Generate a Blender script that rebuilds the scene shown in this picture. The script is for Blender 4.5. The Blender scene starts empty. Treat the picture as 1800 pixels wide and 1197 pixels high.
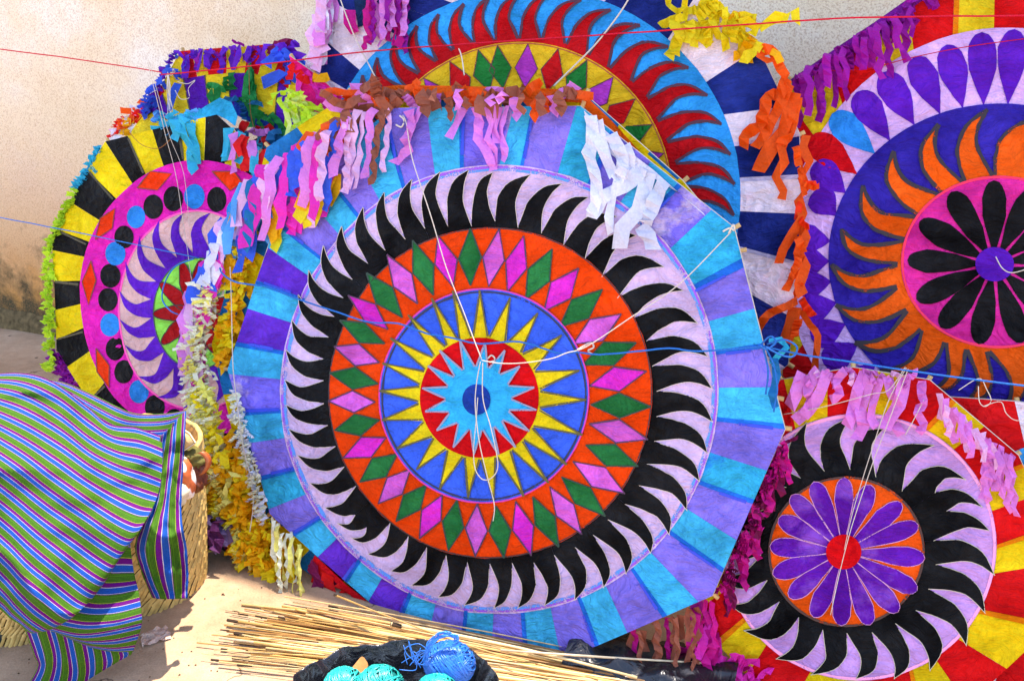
import bpy, bmesh, math, random
from mathutils import Vector, noise
from math import sin, cos, pi, radians, atan2, sqrt, hypot
R = random.Random(11)
S = bpy.context.scene
COL = S.collection

# ------------------------------------------------------------------ camera, light, exposure
CAM_H, PITCH, FPX = 1.6, radians(20), 1500.0
cd = bpy.data.cameras.new('camera'); cam = bpy.data.objects.new('camera', cd); COL.objects.link(cam)
cd.sensor_width = 36; cd.lens = 36*FPX/1800; cd.clip_start = .05; cd.clip_end = 400
cam.location = (0, 0, CAM_H); cam.rotation_euler = (pi/2-PITCH, 0, 0)
S.camera = cam
WA = radians(21.5)                                   # the wall runs away to the left by this angle
D_ALONG = Vector((cos(WA), -sin(WA), 0)); N_FRONT = Vector((-sin(WA), -cos(WA), 0))
SUN_DIR = (N_FRONT*-.273 + D_ALONG*.06 + Vector((0, 0, 1))).normalized()   # towards the sun
wd = bpy.data.worlds.new('World'); S.world = wd; wd.use_nodes = True
nt = wd.node_tree; nt.nodes.clear()
sky = nt.nodes.new('ShaderNodeTexSky'); sky.sky_type = 'NISHITA'; sky.sun_disc = False
sky.sun_elevation = math.asin(SUN_DIR.z); sky.sun_rotation = atan2(SUN_DIR.x, SUN_DIR.y)
sky.altitude = 1800; sky.air_density = .8; sky.dust_density = 2.2; sky.ozone_density = .6
bg = nt.nodes.new('ShaderNodeBackground'); bg.inputs['Strength'].default_value = .15
wo = nt.nodes.new('ShaderNodeOutputWorld')
nt.links.new(sky.outputs[0], bg.inputs[0]); nt.links.new(bg.outputs[0], wo.inputs[0])
sd = bpy.data.lights.new('sun', 'SUN'); sd.energy = 2.0; sd.angle = radians(.6); sd.color = (1, .97, .93)
sun = bpy.data.objects.new('sun', sd); COL.objects.link(sun)
sun.rotation_euler = SUN_DIR.to_track_quat('Z', 'Y').to_euler(); sun.location = SUN_DIR*30
S.view_settings.view_transform = 'Standard'; S.view_settings.look = 'None'
S.view_settings.gamma = 1; S.view_settings.use_curve_mapping = False
S.view_settings.exposure = 2.44
S.view_settings.use_white_balance = True; S.view_settings.white_balance_temperature = 7150; S.view_settings.white_balance_tint = 12

# ------------------------------------------------------------------ helpers
def ray(px, py):
    x = (px-900)/FPX; v = (598.5-py)/FPX
    return Vector((x, cos(PITCH)+v*sin(PITCH), -sin(PITCH)+v*cos(PITCH)))
def at(px, py, t): return Vector((0, 0, CAM_H)) + ray(px, py)*t          # t = distance along the view axis
def on_ground(px, py, z=0):
    r = ray(px, py); return Vector((0, 0, CAM_H)) + r*((z-CAM_H)/r.z)
def lin(c): return tuple(((v/255)/12.92 if v/255 <= .04045 else ((v/255+.055)/1.055)**2.4) for v in c)
def mixp(a, b, f): return (a[0]+(b[0]-a[0])*f, a[1]+(b[1]-a[1])*f)

def link(name, me, mat=None, parent=None, loc=(0, 0, 0), kind=None, label=None, cat=None, group=None, smooth=False):
    me.name = name
    o = bpy.data.objects.new(name, me); COL.objects.link(o)
    if mat is not None:
        for m in (mat if isinstance(mat, (list, tuple)) else [mat]): me.materials.append(m)
    if parent is not None: o.parent = parent
    o.location = loc
    if kind: o['kind'] = kind
    if label: o['label'] = label
    if cat: o['category'] = cat
    if group: o['group'] = group
    if smooth: me.polygons.foreach_set('use_smooth', [True]*len(me.polygons))
    return o
def mesh(V, F, mi=None):
    me = bpy.data.meshes.new('m'); me.from_pydata([tuple(v) for v in V], [], F); me.update()
    if mi: me.polygons.foreach_set('material_index', mi)
    return me
def empty(name, loc, label, cat, group=None):
    o = bpy.data.objects.new(name, None); COL.objects.link(o); o.location = loc; o.empty_display_size = .1
    o['label'] = label; o['category'] = cat
    if group: o['group'] = group
    return o
class MB:
    def __init__(s): s.V = []; s.F = []; s.M = []
    def grid(s, rows, mi=0):                          # rows: list of equal-length point lists
        b = len(s.V); n = len(rows[0])
        for r in rows: s.V += r
        for i in range(len(rows)-1):
            for j in range(n-1):
                a = b+i*n+j; s.F.append((a, a+1, a+n+1, a+n)); s.M.append(mi)
    def tube(s, pts, r, k=6, mi=0, taper=None):
        b = len(s.V); n = len(pts); up = Vector((.13, .31, .94))
        for i, p in enumerate(pts):
            t = (pts[min(i+1, n-1)]-pts[max(i-1, 0)])
            t = t.normalized() if t.length > 1e-9 else Vector((1, 0, 0))
            a = t.cross(up)
            if a.length < 1e-3: a = t.cross(Vector((1, 0, 0)))
            a.normalize(); c = t.cross(a)
            rr = r if taper is None else r*taper[i]
            for j in range(k):
                w = 2*pi*j/k; s.V.append(p+a*(cos(w)*rr)+c*(sin(w)*rr))
        for i in range(n-1):
            for j in range(k):
                s.F.append((b+i*k+j, b+i*k+(j+1) % k, b+(i+1)*k+(j+1) % k, b+(i+1)*k+j)); s.M.append(mi)
        s.F.append(tuple(b+j for j in range(k))[::-1]); s.M.append(mi)
        s.F.append(tuple(b+(n-1)*k+j for j in range(k))); s.M.append(mi)
    def build(s, name, mat, parent=None, off=None, **kw):
        V = s.V if off is None else [v-off for v in s.V]
        return link(name, mesh(V, s.F, s.M), mat, parent, **kw)
def catmull(pts, n):
    out = []; m = len(pts)
    for i in range(m-1):
        p0 = pts[max(i-1, 0)]; p1 = pts[i]; p2 = pts[i+1]; p3 = pts[min(i+2, m-1)]
        for k in range(n):
            t = k/n
            out.append(tuple(.5*((2*b)+(-a+c)*t+(2*a-5*b+4*c-d)*t*t+(-a+3*b-3*c+d)*t**3) for a, b, c, d in zip(p0, p1, p2, p3)))
    out.append(tuple(pts[-1])); return out

# ------------------------------------------------------------------ materials
def nodes(name):
    m = bpy.data.materials.new(name); m.use_nodes = True
    t = m.node_tree; b = t.nodes['Principled BSDF']; return m, t, b
def N(t, typ, **kw):
    n = t.nodes.new(typ)
    for k, v in kw.items():
        if k in n.inputs: n.inputs[k].default_value = v
        else: setattr(n, k, v)
    return n
def mixc(t, fac, a, b, mode='MIX'):
    n = t.nodes.new('ShaderNodeMix'); n.data_type = 'RGBA'; n.blend_type = mode
    for idx, v in ((0, fac), (6, a), (7, b)):
        if hasattr(v, 'is_linked') or isinstance(v, bpy.types.NodeSocket): t.links.new(v, n.inputs[idx])
        else: n.inputs[idx].default_value = v
    return n.outputs[2]
def ramp(t, src, stops, interp='LINEAR'):
    n = t.nodes.new('ShaderNodeValToRGB'); cr = n.color_ramp; cr.interpolation = interp
    while len(cr.elements) < len(stops): cr.elements.new(.5)
    for e, (p, c) in zip(cr.elements, stops):
        e.position = p; e.color = tuple(c)+(1,) if len(c) == 3 else c
    t.links.new(src, n.inputs[0]); return n.outputs[0]
PAPERS = {}
def paper(c, mottle=.16, wear=None, crease=1.0, rough=.6, spec=.08, trans=0):
    key = (c, mottle, wear, crease, trans)
    if key in PAPERS: return PAPERS[key]
    m, t, b = nodes('tissue_paper'); L = t.links
    tc = N(t, 'ShaderNodeTexCoord'); P = tc.outputs['Object']
    mu = sum(c)/3; c = tuple(max(0, min(255, mu+(v-mu)*1.12)) for v in c); base = lin(c)
    n1 = N(t, 'ShaderNodeTexNoise', Scale=7.0, Detail=4.0, Roughness=.6); L.new(P, n1.inputs['Vector'])
    n2 = N(t, 'ShaderNodeTexNoise', Scale=160.0, Detail=2.0); L.new(P, n2.inputs['Vector'])
    dark = tuple(v*(1-mottle*1.5) for v in base)+(1,); light = tuple(min(1, v*(1+mottle)+.012*mottle*4) for v in base)+(1,)
    f = ramp(t, n1.outputs[0], [(.34, (0, 0, 0)), (.68, (1, 1, 1))])
    col = mixc(t, f, dark, light)
    f2 = ramp(t, n2.outputs[0], [(.35, (.88, .88, .88)), (.65, (1.08, 1.08, 1.08))])
    col = mixc(t, .55, col, f2, 'MULTIPLY')
    oi = N(t, 'ShaderNodeObjectInfo')
    f3 = ramp(t, oi.outputs['Random'], [(0, (.9, .9, .9)), (1, (1.06, 1.06, 1.06))])
    col = mixc(t, 1.0, col, f3, 'MULTIPLY')
    if wear:
        n3 = N(t, 'ShaderNodeTexNoise', Scale=9.0, Detail=5.0, Roughness=.65); L.new(P, n3.inputs['Vector'])
        f4 = ramp(t, n3.outputs[0], [(.52, (0, 0, 0)), (.66, (1, 1, 1))])
        col = mixc(t, f4, col, lin(wear)+(1,))
    L.new(col, b.inputs['Base Color'])
    b.inputs['Roughness'].default_value = rough; b.inputs['Specular IOR Level'].default_value = spec
    # crumple: sharp folds from warped cells + fine wrinkles
    nw = N(t, 'ShaderNodeTexNoise', Scale=5.0, Detail=3.0); L.new(P, nw.inputs['Vector'])
    wv = N(t, 'ShaderNodeVectorMath', operation='MULTIPLY_ADD'); L.new(nw.outputs['Color'], wv.inputs[0]); wv.inputs[1].default_value = (.22,)*3; L.new(P, wv.inputs[2])
    vo = N(t, 'ShaderNodeTexVoronoi', Scale=13.0); vo.feature = 'F1'; L.new(wv.outputs[0], vo.inputs['Vector'])
    vo2 = N(t, 'ShaderNodeTexVoronoi', Scale=37.0); vo2.feature = 'F1'; L.new(wv.outputs[0], vo2.inputs['Vector'])
    ms = N(t, 'ShaderNodeMapping'); ms.inputs['Scale'].default_value = (1, 1, 6); L.new(wv.outputs[0], ms.inputs['Vector'])
    n4 = N(t, 'ShaderNodeTexNoise', Scale=22.0, Detail=4.0, Roughness=.62); L.new(ms.outputs[0], n4.inputs['Vector'])
    a1 = N(t, 'ShaderNodeMath', operation='MULTIPLY_ADD'); L.new(vo2.outputs[0], a1.inputs[0]); a1.inputs[1].default_value = .5; L.new(vo.outputs[0], a1.inputs[2])
    a2 = N(t, 'ShaderNodeMath', operation='MULTIPLY_ADD'); L.new(n4.outputs[0], a2.inputs[0]); a2.inputs[1].default_value = .8; L.new(a1.outputs[0], a2.inputs[2])
    bp = N(t, 'ShaderNodeBump', Strength=min(1, .85*crease), Distance=.022); L.new(a2.outputs[0], bp.inputs['Height'])
    L.new(bp.outputs[0], b.inputs['Normal'])
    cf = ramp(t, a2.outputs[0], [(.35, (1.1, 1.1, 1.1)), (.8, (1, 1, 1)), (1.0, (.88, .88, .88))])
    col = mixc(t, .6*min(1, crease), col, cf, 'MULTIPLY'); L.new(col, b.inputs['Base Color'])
    if trans:
        tr = N(t, 'ShaderNodeBsdfTranslucent'); L.new(col, tr.inputs[0]); L.new(bp.outputs[0], tr.inputs[1])
        mx = N(t, 'ShaderNodeMixShader'); mx.inputs[0].default_value = trans
        L.new(b.outputs[0], mx.inputs[1]); L.new(tr.outputs[0], mx.inputs[2]); L.new(mx.outputs[0], t.nodes['Material Output'].inputs[0])
    PAPERS[key] = m; return m
def strip(c): return paper(c, .12, None, .45, .6, .2, .3)
INKS = {}
def ink(c, dens=.5, scale=260):
    if (c, dens) in INKS: return INKS[(c, dens)]
    m, t, b = nodes('marker_ink'); L = t.links
    tc = N(t, 'ShaderNodeTexCoord')
    n1 = N(t, 'ShaderNodeTexNoise', Scale=scale, Detail=3.0, Roughness=.7); L.new(tc.outputs['Object'], n1.inputs['Vector'])
    n2 = N(t, 'ShaderNodeTexNoise', Scale=scale*.12, Detail=2.0); L.new(tc.outputs['Object'], n2.inputs['Vector'])
    ad = N(t, 'ShaderNodeMath', operation='MULTIPLY_ADD'); L.new(n2.outputs[0], ad.inputs[0]); ad.inputs[1].default_value = .8; L.new(n1.outputs[0], ad.inputs[2])
    f = ramp(t, ad.outputs[0], [(1-dens*.42-.12, (0, 0, 0)), (1-dens*.42, (1, 1, 1))])
    b.inputs['Base Color'].default_value = lin(c)+(1,); b.inputs['Roughness'].default_value = .6
    L.new(f, b.inputs['Alpha']); INKS[(c, dens)] = m; return m
def flat(name, c, rough=.6, spec=.3, var=.15, scale=40, bump=.2):
    m, t, b = nodes(name); L = t.links
    tc = N(t, 'ShaderNodeTexCoord')
    n1 = N(t, 'ShaderNodeTexNoise', Scale=float(scale), Detail=4.0); L.new(tc.outputs['Object'], n1.inputs['Vector'])
    k = lin(c); f = ramp(t, n1.outputs[0], [(.3, tuple(v*(1-var*1.5) for v in k)), (.7, tuple(min(1, v*(1+var)) for v in k))])
    oi = N(t, 'ShaderNodeObjectInfo'); f3 = ramp(t, oi.outputs['Random'], [(0, (1-var*1.6,)*3), (1, (1, 1, 1))])
    L.new(mixc(t, 1.0, f, f3, 'MULTIPLY'), b.inputs['Base Color'])
    b.inputs['Roughness'].default_value = rough; b.inputs['Specular IOR Level'].default_value = spec
    bp = N(t, 'ShaderNodeBump', Strength=bump, Distance=.004); L.new(n1.outputs[0], bp.inputs['Height']); L.new(bp.outputs[0], b.inputs['Normal'])
    return m

# ------------------------------------------------------------------ setting: wall, ground
W0 = Vector((-2.96, 4.67, 0))                                   # a point at the foot of the wall
def wall_material():
    m, t, b = nodes('stained_plaster'); L = t.links
    tc = N(t, 'ShaderNodeTexCoord'); P = tc.outputs['Object']
    sp = N(t, 'ShaderNodeSeparateXYZ'); L.new(P, sp.inputs[0])
    big = N(t, 'ShaderNodeTexNoise', Scale=1.3, Detail=6.0, Roughness=.65); L.new(P, big.inputs['Vector'])
    fine = N(t, 'ShaderNodeTexNoise', Scale=60.0, Detail=5.0, Roughness=.75); L.new(P, fine.inputs['Vector'])
    grit = N(t, 'ShaderNodeTexNoise', Scale=150.0, Detail=4.0, Roughness=.7); L.new(P, grit.inputs['Vector'])
    col = ramp(t, big.outputs[0], [(.32, lin((226, 198, 158))), (.48, lin((238, 216, 184))), (.64, lin((242, 232, 216)))])
    # ochre damp stain creeping up from the ground
    h = N(t, 'ShaderNodeMath', operation='MULTIPLY_ADD'); L.new(big.outputs[0], h.inputs[0]); h.inputs[1].default_value = -1.5; L.new(sp.outputs['Z'], h.inputs[2])
    f1 = ramp(t, h.outputs[0], [(0, (1, 1, 1)), (.45, (0, 0, 0))])
    mr = N(t, 'ShaderNodeMapRange'); mr.inputs[1].default_value = -.60; mr.inputs[2].default_value = .55; mr.inputs[3].default_value = 1; mr.inputs[4].default_value = 0
    L.new(h.outputs[0], mr.inputs[0])
    col = mixc(t, mr.outputs[0], col, lin((206, 142, 66))+(1,))
    mr2 = N(t, 'ShaderNodeMapRange'); mr2.inputs[1].default_value = -.72; mr2.inputs[2].default_value = -.34; mr2.inputs[3].default_value = 1; mr2.inputs[4].default_value = 0
    big2 = N(t, 'ShaderNodeTexNoise', Scale=7.0, Detail=6.0, Roughness=.7); L.new(P, big2.inputs['Vector'])
    h2 = N(t, 'ShaderNodeMath', operation='MULTIPLY_ADD'); L.new(big2.outputs[0], h2.inputs[0]); h2.inputs[1].default_value = -1.6; L.new(sp.outputs['Z'], h2.inputs[2])
    L.new(h2.outputs[0], mr2.inputs[0])
    col = mixc(t, mr2.outputs[0], col, lin((66, 58, 26))+(1,))
    g = ramp(t, grit.outputs[0], [(.38, (0, 0, 0)), (.52, (1, 1, 1))])
    col = mixc(t, g, mixc(t, .5, col, lin((168, 112, 66))+(1,)), col)
    L.new(col, b.inputs['Base Color']); b.inputs['Roughness'].default_value = .9
    bp = N(t, 'ShaderNodeBump', Strength=.5, Distance=.010); L.new(grit.outputs[0], bp.inputs['Height']); L.new(bp.outputs[0], b.inputs['Normal'])
    return m
wb = MB(); n_in = -N_FRONT
def wp(s, d, z): return D_ALONG*s + n_in*d + Vector((0, 0, z))
WH = 5.5
rows = []
for i in range(3):
    pass
V = [wp(s, d, z) for s in (-9, 14) for d in (0, .3) for z in (-.3, WH)]
F = [(0, 1, 5, 4), (2, 6, 7, 3), (0, 2, 3, 1), (4, 5, 7, 6), (1, 3, 7, 5), (0, 4, 6, 2)]
link('wall', mesh(V, F), wall_material(), loc=W0, kind='structure', label='cream plastered wall with ochre damp stains near the ground', cat='wall')
# crumbled mortar fillet where the plaster stops above the ground
fm = MB(); rws = []
for k, (d, z) in enumerate(((-.004, .10), (-.02, .085), (-.035, .05), (-.05, -.01))):
    rws.append([wp(-5+i*.03, d*(1+.8*noise.noise(Vector((i*.11, k, 0)))), z+.025*noise.noise(Vector((i*.17, k*3.1, 2)))) for i in range(300)])
fm.grid(rws)
link('wall_footing', mesh([v for v in fm.V], fm.F), flat('crumbling_mortar', (112, 92, 62), .95, .1, .35, 30, .8), loc=W0, kind='structure', smooth=True)
def ground_material():
    m, t, b = nodes('dusty_concrete'); L = t.links
    tc = N(t, 'ShaderNodeTexCoord'); P = tc.outputs['Object']
    big = N(t, 'ShaderNodeTexNoise', Scale=2.2, Detail=7.0, Roughness=.68); L.new(P, big.inputs['Vector'])
    mid = N(t, 'ShaderNodeTexNoise', Scale=22.0, Detail=6.0, Roughness=.7); L.new(P, mid.inputs['Vector'])
    fine = N(t, 'ShaderNodeTexNoise', Scale=180.0, Detail=3.0); L.new(P, fine.inputs['Vector'])
    col = ramp(t, big.outputs[0], [(.3, lin((158, 126, 96))), (.55, lin((190, 158, 126))), (.75, lin((206, 178, 148)))])
    col = mixc(t, .5, col, ramp(t, mid.outputs[0], [(.3, (.62, .6, .58)), (.62, (1, 1, 1))]), 'MULTIPLY')
    col = mixc(t, .5, col, ramp(t, fine.outputs[0], [(.3, (.7, .68, .66)), (.6, (1, 1, 1))]), 'MULTIPLY')
    # spots of grime and hairline cracks
    sp = N(t, 'ShaderNodeTexVoronoi', Scale=6.0); L.new(P, sp.inputs['Vector'])
    col = mixc(t, ramp(t, sp.outputs[0], [(.03, (1, 1, 1)), (.07, (0, 0, 0))]), col, lin((60, 46, 38))+(1,))
    nw = N(t, 'ShaderNodeTexNoise', Scale=6.0, Detail=4.0); L.new(P, nw.inputs['Vector'])
    wv = N(t, 'ShaderNodeVectorMath', operation='MULTIPLY_ADD'); L.new(nw.outputs['Color'], wv.inputs[0]); wv.inputs[1].default_value = (.3,)*3; L.new(P, wv.inputs[2])
    cr = N(t, 'ShaderNodeTexVoronoi', Scale=1.25); cr.feature = 'DISTANCE_TO_EDGE'; L.new(wv.outputs[0], cr.inputs['Vector'])
    cf = ramp(t, cr.outputs[0], [(.0, (1, 1, 1)), (.006, (0, 0, 0))])
    col = mixc(t, cf, col, lin((92, 70, 54))+(1,))
    L.new(col, b.inputs['Base Color']); b.inputs['Roughness'].default_value = .9; b.inputs['Specular IOR Level'].default_value = .2
    ad = N(t, 'ShaderNodeMath', operation='MULTIPLY_ADD'); L.new(fine.outputs[0], ad.inputs[0]); ad.inputs[1].default_value = .3; L.new(mid.outputs[0], ad.inputs[2])
    bp = N(t, 'ShaderNodeBump', Strength=.4, Distance=.008); L.new(ad.outputs[0], bp.inputs['Height']); L.new(bp.outputs[0], b.inputs['Normal'])
    return m
link('ground', mesh([(-60, -60, 0), (60, -60, 0), (60, 60, 0), (-60, 60, 0)], [(0, 1, 2, 3)]), ground_material(), kind='structure', label='bare dusty concrete ground', cat='ground')

# ------------------------------------------------------------------ kite machinery
G0 = on_ground(1010, 1157)                                       # where the big kite touches the ground
KG = 'round tissue paper kites propped in front of the wall'
bamboo = flat('bamboo', (214, 170, 104), .5, .4, .16, 60, .2)
class Kite:
    def __init__(s, name, off, lean, centre, label, seed):
        s.n = (N_FRONT*cos(lean) + Vector((0, 0, sin(lean)))).normalized()
        s.p0 = G0 + n_in*off; s.seed = seed
        c = s.P(centre[0], centre[1], 0)
        d = (c-s.p0); foot = Vector((c.x, c.y, 0)) - n_in*(c.z*math.tan(lean))
        s.root = empty(name, foot, label, 'kite', KG); s.o = foot; s.strokes = {}; s.centre = centre
    def P(s, px, py, off):
        r = ray(px, py); c = Vector((0, 0, CAM_H))
        p = c + r*((s.p0-c).dot(s.n)/r.dot(s.n))
        q = p*2.6+Vector((s.seed*7.3, 0, 0))
        return p + s.n*(off + .010*noise.noise(q) + .004*noise.noise(q*3.1))
    def patch(s, name, L, Rr, layer, mat, k=2, **kw):              # sheet between two px polylines
        mb = MB(); h = .0016*layer
        mb.grid([[s.P(*mixp(a, b, j/k), h)-s.o for j in range(k+1)] for a, b in zip(L, Rr)])
        return mb.build(name, mat, s.root, smooth=True, **kw)
    def disc(s, name, E, layer, mat, rings=5, seg=64, inner=0, wob=.004):
        mb = MB(); h = .0016*layer; rows = []
        for i in range(rings+1):
            f = inner+(1-inner)*i/rings
            rows.append([s.P(*ept(E, 360*j/seg, max(f, .01)*(1+wob*noise.noise(Vector((j*.9 % seg, i, s.seed))))), h)-s.o for j in range(seg)]); rows[-1].append(rows[-1][0])
        mb.grid(rows)
        return mb.build(name, mat, s.root, smooth=True)
    def stroke(s, c, pts, w, layer, dens=.55):
        s.strokes.setdefault((c, dens), []).append((pts, w, layer))
    def flush(s):
        for (c, dens), lst in s.strokes.items():
            mb = MB()
            for pts, w, layer in lst:
                pts = [pts[0]]+[mixp(a, b, f) for a, b in zip(pts, pts[1:]) for f in ((.5, 1) if hypot(a[0]-b[0], a[1]-b[1]) > 14 else (1,))]
                A = []; B = []
                for i, p in enumerate(pts):
                    q0 = pts[max(i-1, 0)]; q1 = pts[min(i+1, len(pts)-1)]
                    dx, dy = q1[0]-q0[0], q1[1]-q0[1]; l = hypot(dx, dy) or 1
                    ww = w*(.75+.5*R.random())/2; nx, ny = -dy/l*ww, dx/l*ww
                    A.append(s.P(p[0]+nx, p[1]+ny, .0016*layer+.0007)-s.o); B.append(s.P(p[0]-nx, p[1]-ny, .0016*layer+.0007)-s.o)
                mb.grid([A, B])
            mb.build('marker_line', ink(c, dens), s.root, kind='stuff', smooth=True)
    def spars(s, verts, r=.006):
        n = len(verts)
        for i in range(n//2):
            a, b = verts[i], verts[(i+n//2) % n]
            mb = MB(); mb.tube([s.P(*mixp(a, b, f), -.016)-s.o for f in (-.012, .25, .5, .75, 1.012)], r, 7)
            mb.build('spar', bamboo, s.root, smooth=True)
        mb = MB(); mb.tube([s.P(v[0], v[1], -.004)-s.o for v in list(verts)+[verts[0]]], .002, 5)
        mb.build('rim_cord', cord_white, s.root, smooth=True)
def ept(E, deg, f=1.0):
    a = radians(deg); return (E[0]+E[2]*f*cos(a), E[1]+E[3]*f*sin(a))
def eang(E, p): return math.degrees(atan2((p[1]-E[1])/E[3], (p[0]-E[0])/E[2]))
def bez(a, c, b, n): return [(a[0]*(1-t)**2+2*c[0]*t*(1-t)+b[0]*t*t, a[1]*(1-t)**2+2*c[1]*t*(1-t)+b[1]*t*t) for t in [i/n for i in range(n+1)]]
def cub(a, b, c, d, n): return [tuple(a[i]*(1-t)**3+3*b[i]*t*(1-t)**2+3*c[i]*t*t*(1-t)+d[i]*t**3 for i in (0, 1)) for t in [k/n for k in range(n+1)]]
def per_param(poly, p):                                            # nearest perimeter parameter
    best = (1e18, 0); n = len(poly)
    for i in range(n):
        a, b = poly[i], poly[(i+1) % n]; dx, dy = b[0]-a[0], b[1]-a[1]
        t = max(0, min(1, ((p[0]-a[0])*dx+(p[1]-a[1])*dy)/(dx*dx+dy*dy)))
        d = hypot(a[0]+dx*t-p[0], a[1]+dy*t-p[1])
        if d < best[0]: best = (d, i+t)
    return best[1]
def per_path(poly, a, b, m=6):
    n = len(poly); ta, tb = per_param(poly, a), per_param(poly, b)
    if tb < ta-1e-6: tb += n
    ts = [ta+(tb-ta)*i/m for i in range(m+1)]
    for k in range(int(ta)+1, int(math.ceil(tb))):
        j = min(range(1, m), key=lambda q: abs(ts[q]-k)); ts[j] = k
    out = []
    for t in sorted(ts):
        i = int(math.floor(t)); f = t-i; out.append(mixp(poly[i % n], poly[(i+1) % n], f))
    return out
def ray_poly(poly, c, deg):
    dx, dy = cos(radians(deg)), sin(radians(deg)); best = None; n = len(poly)
    for i in range(n):
        a, b = poly[i], poly[(i+1) % n]; ex, ey = b[0]-a[0], b[1]-a[1]
        den = dx*ey-dy*ex
        if abs(den) < 1e-9: continue
        t = ((a[0]-c[0])*ey-(a[1]-c[1])*ex)/den; u = ((a[0]-c[0])*dy-(a[1]-c[1])*dx)/den
        if t > 0 and -1e-6 <= u <= 1+1e-6 and (best is None or t < best): best = t
    return (c[0]+dx*best, c[1]+dy*best)
def border(K, poly, E, bounds, mats, seam=None, layer=1, names='border_panel'):
    """bounds: (outer, inner) px pairs clockwise; panel i lies between bounds i and i+1"""
    n = len(bounds)
    for i in range(n):
        (o0, i0), (o1, i1) = bounds[i], bounds[(i+1) % n]
        out = per_path(poly, o0, o1, 6)
        a0, a1 = eang(E, i0), eang(E, i1)
        while a1 < a0: a1 += 360
        if a1-a0 > 200: continue
        inn = [ept(E, a0+(a1-a0)*j/6, .975) for j in range(7)]
        K.patch(names, out, inn, layer+.35*(i % 2), mats[i % len(mats)], 3)
        if seam and i in seam:
            m, frac, side = seam[i]
            if side: o_, n_ = out[::-1], inn[::-1]
            else: o_, n_ = out, inn
            e1 = mixp(o_[0], o_[1], frac*6) if frac < .16 else mixp(o_[1], o_[2], frac*6-1)
            e2 = mixp(n_[0], n_[1], frac*6) if frac < .16 else mixp(n_[1], n_[2], frac*6-1)
            L = [mixp(o_[0], n_[0], j/4) for j in range(5)]; Q = [mixp(e1, e2, j/4) for j in range(5)]
            K.patch('glued_seam', L, Q, layer+.9, m, 1)
def angle_bounds(poly, E, c, angs): return [(ray_poly(poly, c, a), ept(E, eang(E, ray_poly(poly, c, a)))) for a in angs]
def flames(K, V, T, Ein, layer, mat, closed=True, outline=None, dens=.55, bulge=(.74, 0), names='flame', edge=None):
    n = len(V)
    for j in range(0 if closed else 1, n):
        v0, v1, t0, t1 = V[j-1], V[j], T[j-1], T[j]
        b0 = ept(Ein, eang(Ein, v0), .96); b1 = ept(Ein, eang(Ein, v1), .96)
        jt = lambda: R.uniform(-.022, .022)
        def q(f, g): return mixp(mixp(v0, v1, g), mixp(t0, t1, g), f)
        m = bulge[0]; tr = [(0, 0), (.25, .05+jt()), (.38, .09), (.52, .15+jt()), (.76, .36+jt()), (.9, .62), (1, 1)]
        le = [(0, 0), (.27, -.25*m+jt()), (.45, -.36*m+jt()), (.62, -.36*m+jt()), (.80, -.23*m), (.92, -.09*m), (1, 0)]
        A = [b0]+catmull([q(f, g) for f, g in tr], 2); B = [b1]+catmull([q(f, 1+g) for f, g in le], 2)
        B[-1] = (B[-1][0]+.6, B[-1][1]+.6)
        K.patch(names, A, B, layer+.3*(j % 2), mat, 2)
        if edge: K.stroke(edge, [(x+.4, y+.4) for x, y in B[1:]], 1.0, layer+.5, .6); K.stroke(edge, A[2:], .9, layer+.5, .5)
        if outline:
            c, w = outline
            K.stroke(c, [mixp(a, b, .04) for a, b in zip(A[1:], B[1:])], w, layer+.5, dens); K.stroke(c, [mixp(b, a, .04) for a, b in zip(A[1:], B[1:])], w, layer+.5, dens)
def petal(K, c, tip, w, layer, mat, prof, outline=None, name='petal', dens=.5):
    dx, dy = tip[0]-c[0], tip[1]-c[1]; l = hypot(dx, dy); nx, ny = -dy/l, dx/l
    A = []; B = []
    ts = [0, .08, .2, .35, .5, .62, .74, .84, .92, .97, 1]
    for t in ts:
        h = prof(t)*w/2*(1+.06*R.uniform(-1, 1)); p = mixp(c, tip, t)
        A.append((p[0]+nx*h, p[1]+ny*h)); B.append((p[0]-nx*h, p[1]-ny*h))
    K.patch(name, A, B, layer, mat, 2)
    if outline: K.stroke(outline[0], A+B[::-1], outline[1], layer+.3, dens)
def prof_long(t): return max(.0, (.28+.72*min(1, t/.62)) * (sqrt(max(0, 1-((t-.72)/.28)**2)) if t > .72 else 1))
def prof_drop(t): return max(.0, (sin(pi/2*min(1, t/.68))**1.15 if t < .68 else sqrt(max(0, 1-((t-.68)/.32)**2))))
# tissue streamers -------------------------------------------------------------
def ribbon(mb, K, pts, w, off, mi=0, twist=.012, o=None):
    if len(pts) > 3 and R.random() < .55: pts = catmull(pts, 2)
    n = len(pts); rows = []; sg = R.choice((-1, 1)); a = R.uniform(-.25, .25); sm = R.random() < .5
    for i, p in enumerate(pts):
        q0 = pts[max(i-1, 0)]; q1 = pts[min(i+1, n-1)]
        dx, dy = q1[0]-q0[0], q1[1]-q0[1]; l = hypot(dx, dy) or 1
        nx, ny = -dy/l, dx/l
        a = max(-.5, min(.5, a+R.uniform(-.22, .22))); ww = w/2*R.uniform(.86, 1.08)
        nx, ny = nx*cos(a)-ny*sin(a), ny*cos(a)+nx*sin(a)
        if not sm or R.random() < .4: sg = -sg
        z = off + sg*twist*R.uniform(.1, .6); tw = sg*twist*R.uniform(.3, 1.1)
        if i == 0: z = off*.5+.004
        z = max(.004, z) if off > 0 else z
        f = (lambda v: max(.003, v)) if off > 0 else (lambda v: v)
        rows.append([K.P(p[0]+nx*ww, p[1]+ny*ww, f(z+tw))-o, K.P(p[0]-nx*ww, p[1]-ny*ww, f(z-tw))-o])
    mb.grid(rows, mi)
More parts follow.
